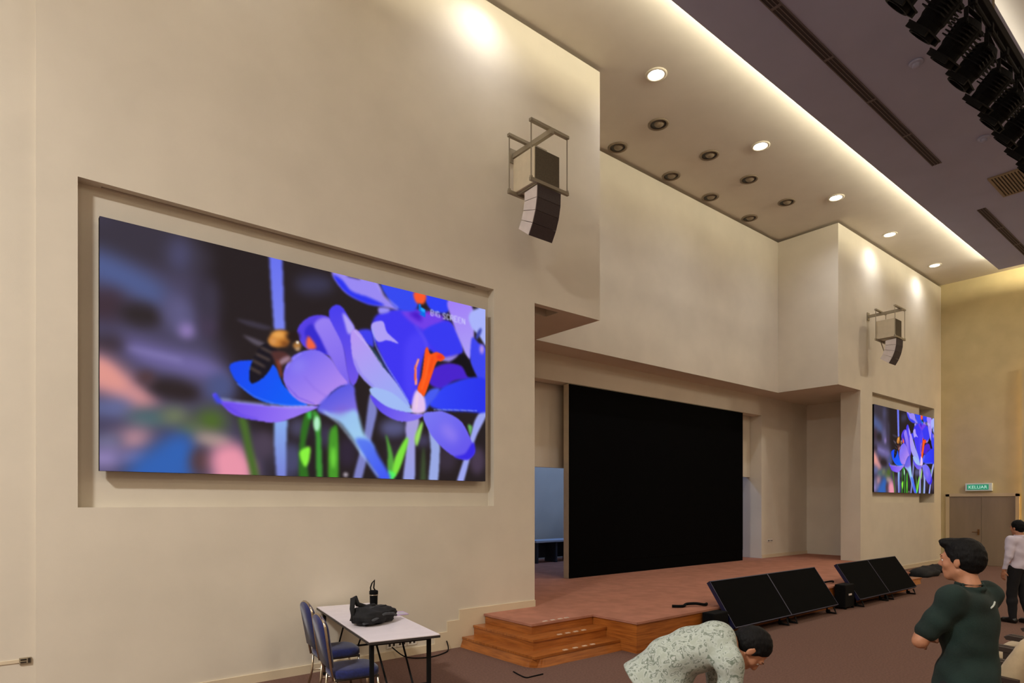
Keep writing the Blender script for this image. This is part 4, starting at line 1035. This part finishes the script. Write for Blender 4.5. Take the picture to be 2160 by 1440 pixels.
def person(label, loc, rotz, J, shirt, skin, h=.0075, sleeve=.75, collar=True, batik=False, hem=None, long_sleeve=False, quiff=True, mark=False):
    """J: joints in local space; x right, y forward, z up, feet on z=0"""
    V = {k: Vector(v) for k, v in J.items()}
    t = thing('person', label, 'person', loc, rotz)
    r, f, u = frame(V['face'], V['up']); R = np.array([r, f, u]).T
    H = V['head']
    L = lambda x, y, z: tuple(H+r*x+f*y+u*z)
    body = []
    # head with brow, nose, lips, chin, ears
    head = [elp(L(0, -.015, .035), (.076, .096, .086), R), elp(L(0, .018, -.03), (.062, .074, .085), R, .03), cap(L(0, .045, -.09), L(0, .055, -.095), .030, .028, .03),
            cap(L(-.05, -.01, -.065), L(-.02, .05, -.095), .022, .02, .02), cap(L(.05, -.01, -.065), L(.02, .05, -.095), .022, .02, .02),
            cap(L(-.035, .078, .018), L(.035, .078, .018), .016, .016, .012), cap(L(0, .088, .010), L(0, .106, -.028), .009, .014, .010), elp(L(0, .09, -.036), (.019, .014, .009), R, .008),
            cap(L(-.016, .083, -.062), L(.016, .083, -.062), .009, .009, .006), cap(L(-.014, .081, -.073), L(.014, .081, -.073), .009, .009, .006),
            elp(L(-.042, .055, -.03), (.022, .02, .02), R, .02), elp(L(.042, .055, -.03), (.022, .02, .02), R, .02)]
    for s in (-1, 1):
        head += [elp(L(s*.079, -.012, -.012), (.010, .020, .033), R, .006), cap(L(s*.084, -.022, .012), L(s*.084, -.026, -.02), .007, .006, .006)]
    body += head
    body += [cap(V['neck'], L(0, -.02, -.06), .058, .052, .03)]
    # trunk and limbs
    pel, ch, nk = V['pelvis'], V['chest'], V['neck']
    sr, sf, su = frame(V['cfwd'], (nk-ch)); RC = np.array([sr, sf, su]).T
    pr, pf, pu = frame(V['pfwd'], (ch-pel)); RP = np.array([pr, pf, pu]).T
    mid = pel.lerp(ch, .5)+V.get('bulge', Vector((0, 0, 0)))
    trunk = [elp(pel, (.165, .115, .12), RP, .05), elp(mid, (.150, .108, .16), RC*.5+RP*.5 if False else RC, .06), elp(ch, (.168, .118, .17), RC, .06), elp(ch+su*.12, (.16, .085, .07), RC, .05)]
    for s, n in ((-1, 'L'), (1, 'R')): trunk.append(cap(ch+su*.13+sr*s*.05, V['sh'+n], .062, .060, .05))
    body += [grow(p, -.012) for p in trunk]
    arms_u, arms_f = [], []
    for n in 'LR':
        S, E, W = V['sh'+n], V['el'+n], V['wr'+n]
        arms_u.append(cap(S, E, .052, .042, .03)); arms_f += [cap(E, E.lerp(W, .35), .041, .042, .02), cap(E.lerp(W, .35), W, .042, .027, .02)]
    body += [grow(p, -.004) for p in arms_u]+arms_f
    for n in 'LR':
        W = V['wr'+n]; hd = V['hd'+n].normalized(); pn = V['pn'+n]; pn = (pn-hd*pn.dot(hd)).normalized(); sd = hd.cross(pn)*(1 if n == 'R' else -1)   # sd: towards the thumb
        RH = np.array([sd, hd, pn]).T; curl = V.get('curl', Vector((.35, 0, 0))).x
        body.append(elp(W+hd*.055, (.040, .052, .017), RH, .015))
        for i, (o, ln) in enumerate([(.029, .078), (.010, .088), (-.010, .082), (-.028, .064)]):
            p = W+hd*.092+sd*o; a = curl*.5; d = hd
            for q, fr in enumerate((.45, .32, .23)):
                d2 = (hd*math.cos(a)-pn*math.sin(a)); p2 = p+d2*ln*fr
                body.append(cap(p, p2, .0092-.0008*q, .0088-.0008*q, .004)); p = p2; a += curl
        b0 = W+hd*.03+sd*.034; b1 = b0+(hd*.6+sd*.6-pn*.3).normalized()*.036; b2 = b1+(hd*.85+sd*.25-pn*.35).normalized()*.030
        body += [cap(b0, b1, .013, .0105, .010), cap(b1, b2, .0105, .009, .004)]
    legs = []
    for n in 'LR':
        Hp, K, A = V['hp'+n], V['kn'+n], V['an'+n]
        legs += [cap(Hp, K, .088, .060, .04), cap(K, K.lerp(A, .3), .058, .060, .03), cap(K.lerp(A, .3), A, .060, .042, .03)]
    body += [grow(p, -.014) for p in legs]
    for n in 'LR':
        A = V['an'+n]; fw = V['ft'+n].normalized(); body += [cap(A, Vector((A.x, A.y, .04))+fw*.12, .034, .028, .02)]
    o = obj('body', field_mesh('body', body, h, smooth=1), skin, t)
    # eyes and brows
    for s in (-1, 1):
        bm = B(); bmesh.ops.create_uvsphere(bm, u_segments=12, v_segments=8, radius=.0125, matrix=Matrix.Translation(L(s*.031, .0745, -.002))); obj('eye', bm, 'eye_white', t, True)
        bm = B(); bmesh.ops.create_uvsphere(bm, u_segments=10, v_segments=6, radius=.0062, matrix=Matrix.Translation(L(s*.031, .0825, -.002))); obj('iris', bm, 'hair', t, True)
        bm = B(); tube(bm, [L(s*.014, .094, .021), L(s*.034, .090, .026), L(s*.05, .078, .020)], [.004, .005, .003], 6); obj('eyebrow', bm, 'hair', t, True)
    # hair
    hair = [elp(L(0, -.022, .040), (.087, .103, .094), R, .02), elp(L(0, -.05, .0), (.080, .080, .085), R, .03)]
    if quiff: hair += [elp(L(-.02, .062, .098), (.050, .045, .028), R, .02), elp(L(.025, .055, .10), (.045, .045, .026), R, .02), elp(L(0, .078, .082), (.05, .022, .018), R, .015)]
    for s in (-1, 1): hair += [cap(L(s*.076, .012, .03), L(s*.076, .006, -.012), .012, .008, .012)]
    cuts = [(L(0, .078, .062), f*.9-u*.55), (L(0, .022, -.01), f*.86-u*.5), (L(0, -.06, -.08), -u)]
    if quiff: cuts = cuts[1:]; cuts[0] = (L(0, .032, .0), f*.84-u*.54)
    obj('hair', field_mesh('hair', hair, min(h, .007), cuts=cuts, noise=.0028, nscale=70, smooth=1), 'hair', t)
    # shirt
    sp = [grow(p, .014) for p in trunk]
    frac = 1.0 if long_sleeve else sleeve
    for n in 'LR':
        S, E, W = V['sh'+n], V['el'+n], V['wr'+n]
        sp.append(cap(S, S.lerp(E, .5), .070, .066, .04)); sp.append(cap(S.lerp(E, .5), S.lerp(E, frac), .066, .064 if not long_sleeve else .054, .02))
        if long_sleeve: sp += [cap(E, E.lerp(W, .9), .052, .038, .02)]
    hm = []
    if hem:
        for (a, b, ra, rb) in hem: sp.append(cap(a, b, ra, rb, .05))
    if collar:
        c0 = nk-su*.015
        for q in range(10):
            a0, a1 = 2*PI*q/10, 2*PI*(q+1)/10
            g = lambda a, z: c0+sr*(.066*math.cos(a))+sf*(.066*math.sin(a))+su*z
            sp.append(cap(g(a0, .0), g(a1, .0), .016, .016, .012)); sp.append(cap(g(a0, .025), g(a1, .025), .011, .011, .008))
    so = obj('shirt', field_mesh('shirt', sp, h, cuts=V_cuts.get(label, ()), noise=.007, nscale=15, smooth=2), shirt, t)
    # trousers, belt line and shoes
    tp = [grow(p, .012) for p in legs]+[elp(pel, (.168, .120, .10), RP, .05)]
    obj('trousers', field_mesh('trousers', tp, h*1.1, noise=.003, nscale=14, smooth=2), 'trouser_black', t)
    for n in 'LR':
        A = V['an'+n]; fw = V['ft'+n].normalized(); g = Vector((A.x, A.y, 0))
        obj('shoe', field_mesh('shoe', [cap(g+Vector((0, 0, .045))-fw*.03, g+Vector((0, 0, .04))+fw*.14, .045, .042, .03), cap(g+Vector((0, 0, .08)), g+Vector((0, 0, .05))+fw*.05, .046, .045, .03), cap(g+Vector((0, 0, .03))+fw*.14, g+Vector((0, 0, .028))+fw*.18, .038, .028, .03)], h, cuts=[((0, 0, .0), (0, 0, -1))], smooth=1), 'shoe_black', t)
    if mark:                                            # printed line on the right shoulder blade, laid on the cloth
        from mathutils.bvhtree import BVHTree
        me = so.data; bvh = BVHTree.FromPolygons([v.co for v in me.vertices], [p.vertices for p in me.polygons])
        pts = []
        for k in range(7):
            hit = bvh.ray_cast(Vector((-.01+.016*k, -.6, 1.405+.004*k)), Vector((0, 1, 0)))
            if hit[0] is not None: pts.append(hit[0]+Vector((0, -.001, 0)))
        bm = B(); tube(bm, pts, .005, 6); obj('shirt_print', bm, 'white_print', t)
    return t
V_cuts = {}
# person in the dark green shirt: seen from behind, arms folded, looking towards the stage
GL = 'person in dark green shirt standing with folded arms beside the beige seats'
J = dict(pelvis=(0, -.01, .98), chest=(0, -.015, 1.29), neck=(0, -.02, 1.52), head=(0, .03, 1.665), face=(-.12, 1, .0), up=(0, 0, 1), cfwd=(0, 1, 0), pfwd=(0, 1, 0),
         shL=(-.185, -.02, 1.455), shR=(.185, -.02, 1.455), elL=(-.275, .10, 1.20), elR=(.25, .10, 1.18), wrL=(.0, .235, 1.20), wrR=(.06, .245, 1.16),
         hdL=(1, -.15, .05), hdR=(-1, -.15, .12), pnL=(0, 1, .1), pnR=(0, 1, .1), curl=(.3, 0, 0),
         hpL=(-.09, 0, .92), hpR=(.09, 0, .92), knL=(-.10, .03, .50), knR=(.11, .02, .50), anL=(-.11, -.02, .09), anR=(.12, -.03, .09), ftL=(-.15, 1, 0), ftR=(.2, 1, 0))
V_cuts[GL] = [((0, 0, .84), (0, 0, -1))]
gx = Vector((4.42, -6.10, 0))
fwd = Vector((-_c, _s, 0))*.45+Vector((_s, _c, 0))*.89            # image left and a little away
person(GL, gx, math.atan2(fwd.y, fwd.x)-PI/2, J, 'shirt_green', 'skin', sleeve=.74, hem=[((0, -.01, 1.0), (0, -.01, .86), .15, .155), ((-.05, -.01, 1.0), (-.06, -.01, .84), .125, .13), ((.05, -.01, 1.0), (.06, -.01, .84), .125, .13)], mark=True)
# person bending over
BL = 'person in pale patterned shirt bending forward in front of the floor screens'
J = dict(pelvis=(0, -.15, .96), chest=(0, .095, 1.155), neck=(0, .285, 1.19), head=(0, .385, 1.155), face=(0, .42, -.90), up=(0, .90, .42), cfwd=(0, .45, -1), pfwd=(0, .8, -.6), bulge=(0, -.03, .05),
         shL=(-.18, .225, 1.13), shR=(.18, .225, 1.13), elL=(-.20, .25, .84), elR=(.20, .23, .84), wrL=(-.14, .36, .62), wrR=(.14, .36, .61),
         hdL=(.15, .45, -.88), hdR=(-.15, .45, -.88), pnL=(0, .9, .4), pnR=(0, .9, .4), curl=(.45, 0, 0),
         hpL=(-.09, -.14, .91), hpR=(.09, -.14, .91), knL=(-.11, -.06, .49), knR=(.11, -.04, .49), anL=(-.12, -.12, .09), anR=(.12, -.10, .09), ftL=(-.1, 1, 0), ftR=(.12, 1, 0))
V_cuts[BL] = [((0, -.26, .93), (0, -.72, -.55))]
bx_ = Vector((3.12, -5.05, 0))
fwd = Vector((_c, -_s, 0))*.98-Vector((_s, _c, 0))*.12           # image right, a touch towards the camera
person(BL, bx_, math.atan2(fwd.y, fwd.x)-PI/2, J, 'shirt_batik', 'skin', sleeve=.95, hem=[((0, -.10, 1.01), (0, -.22, .93), .155, .165), ((0, -.1, .94), (0, -.2, .87), .14, .15)], quiff=False)
# person in the white shirt, walking away at the edge of the view
WL = 'person in white long sleeved shirt and dark trousers walking away towards the exit'
J = dict(pelvis=(0, 0, .95), chest=(0, -.005, 1.24), neck=(0, -.01, 1.455), head=(0, .03, 1.59), face=(0, 1, -.1), up=(0, .1, 1), cfwd=(0, 1, 0), pfwd=(0, 1, 0),
         shL=(-.18, -.01, 1.39), shR=(.18, -.01, 1.39), elL=(-.24, -.03, 1.12), elR=(.25, -.02, 1.12), wrL=(-.25, .05, .88), wrR=(.26, .06, .88),
         hdL=(0, .15, -1), hdR=(0, .15, -1), pnL=(-1, 0, 0), pnR=(1, 0, 0), curl=(.35, 0, 0),
         hpL=(-.085, 0, .89), hpR=(.085, 0, .89), knL=(-.09, .05, .48), knR=(.10, .0, .48), anL=(-.09, .03, .09), anR=(.10, -.10, .09), ftL=(-.1, 1, 0), ftR=(.1, 1, 0))
V_cuts[WL] = [((0, 0, .90), (0, 0, -1))]
fwd = Vector((_s, _c, 0))*.95+Vector((-_c, _s, 0))*.2
person(WL, (13.24, -4.49, 0), math.atan2(fwd.y, fwd.x)-PI/2, J, 'shirt_white', 'skin', h=.010, long_sleeve=True, quiff=False)
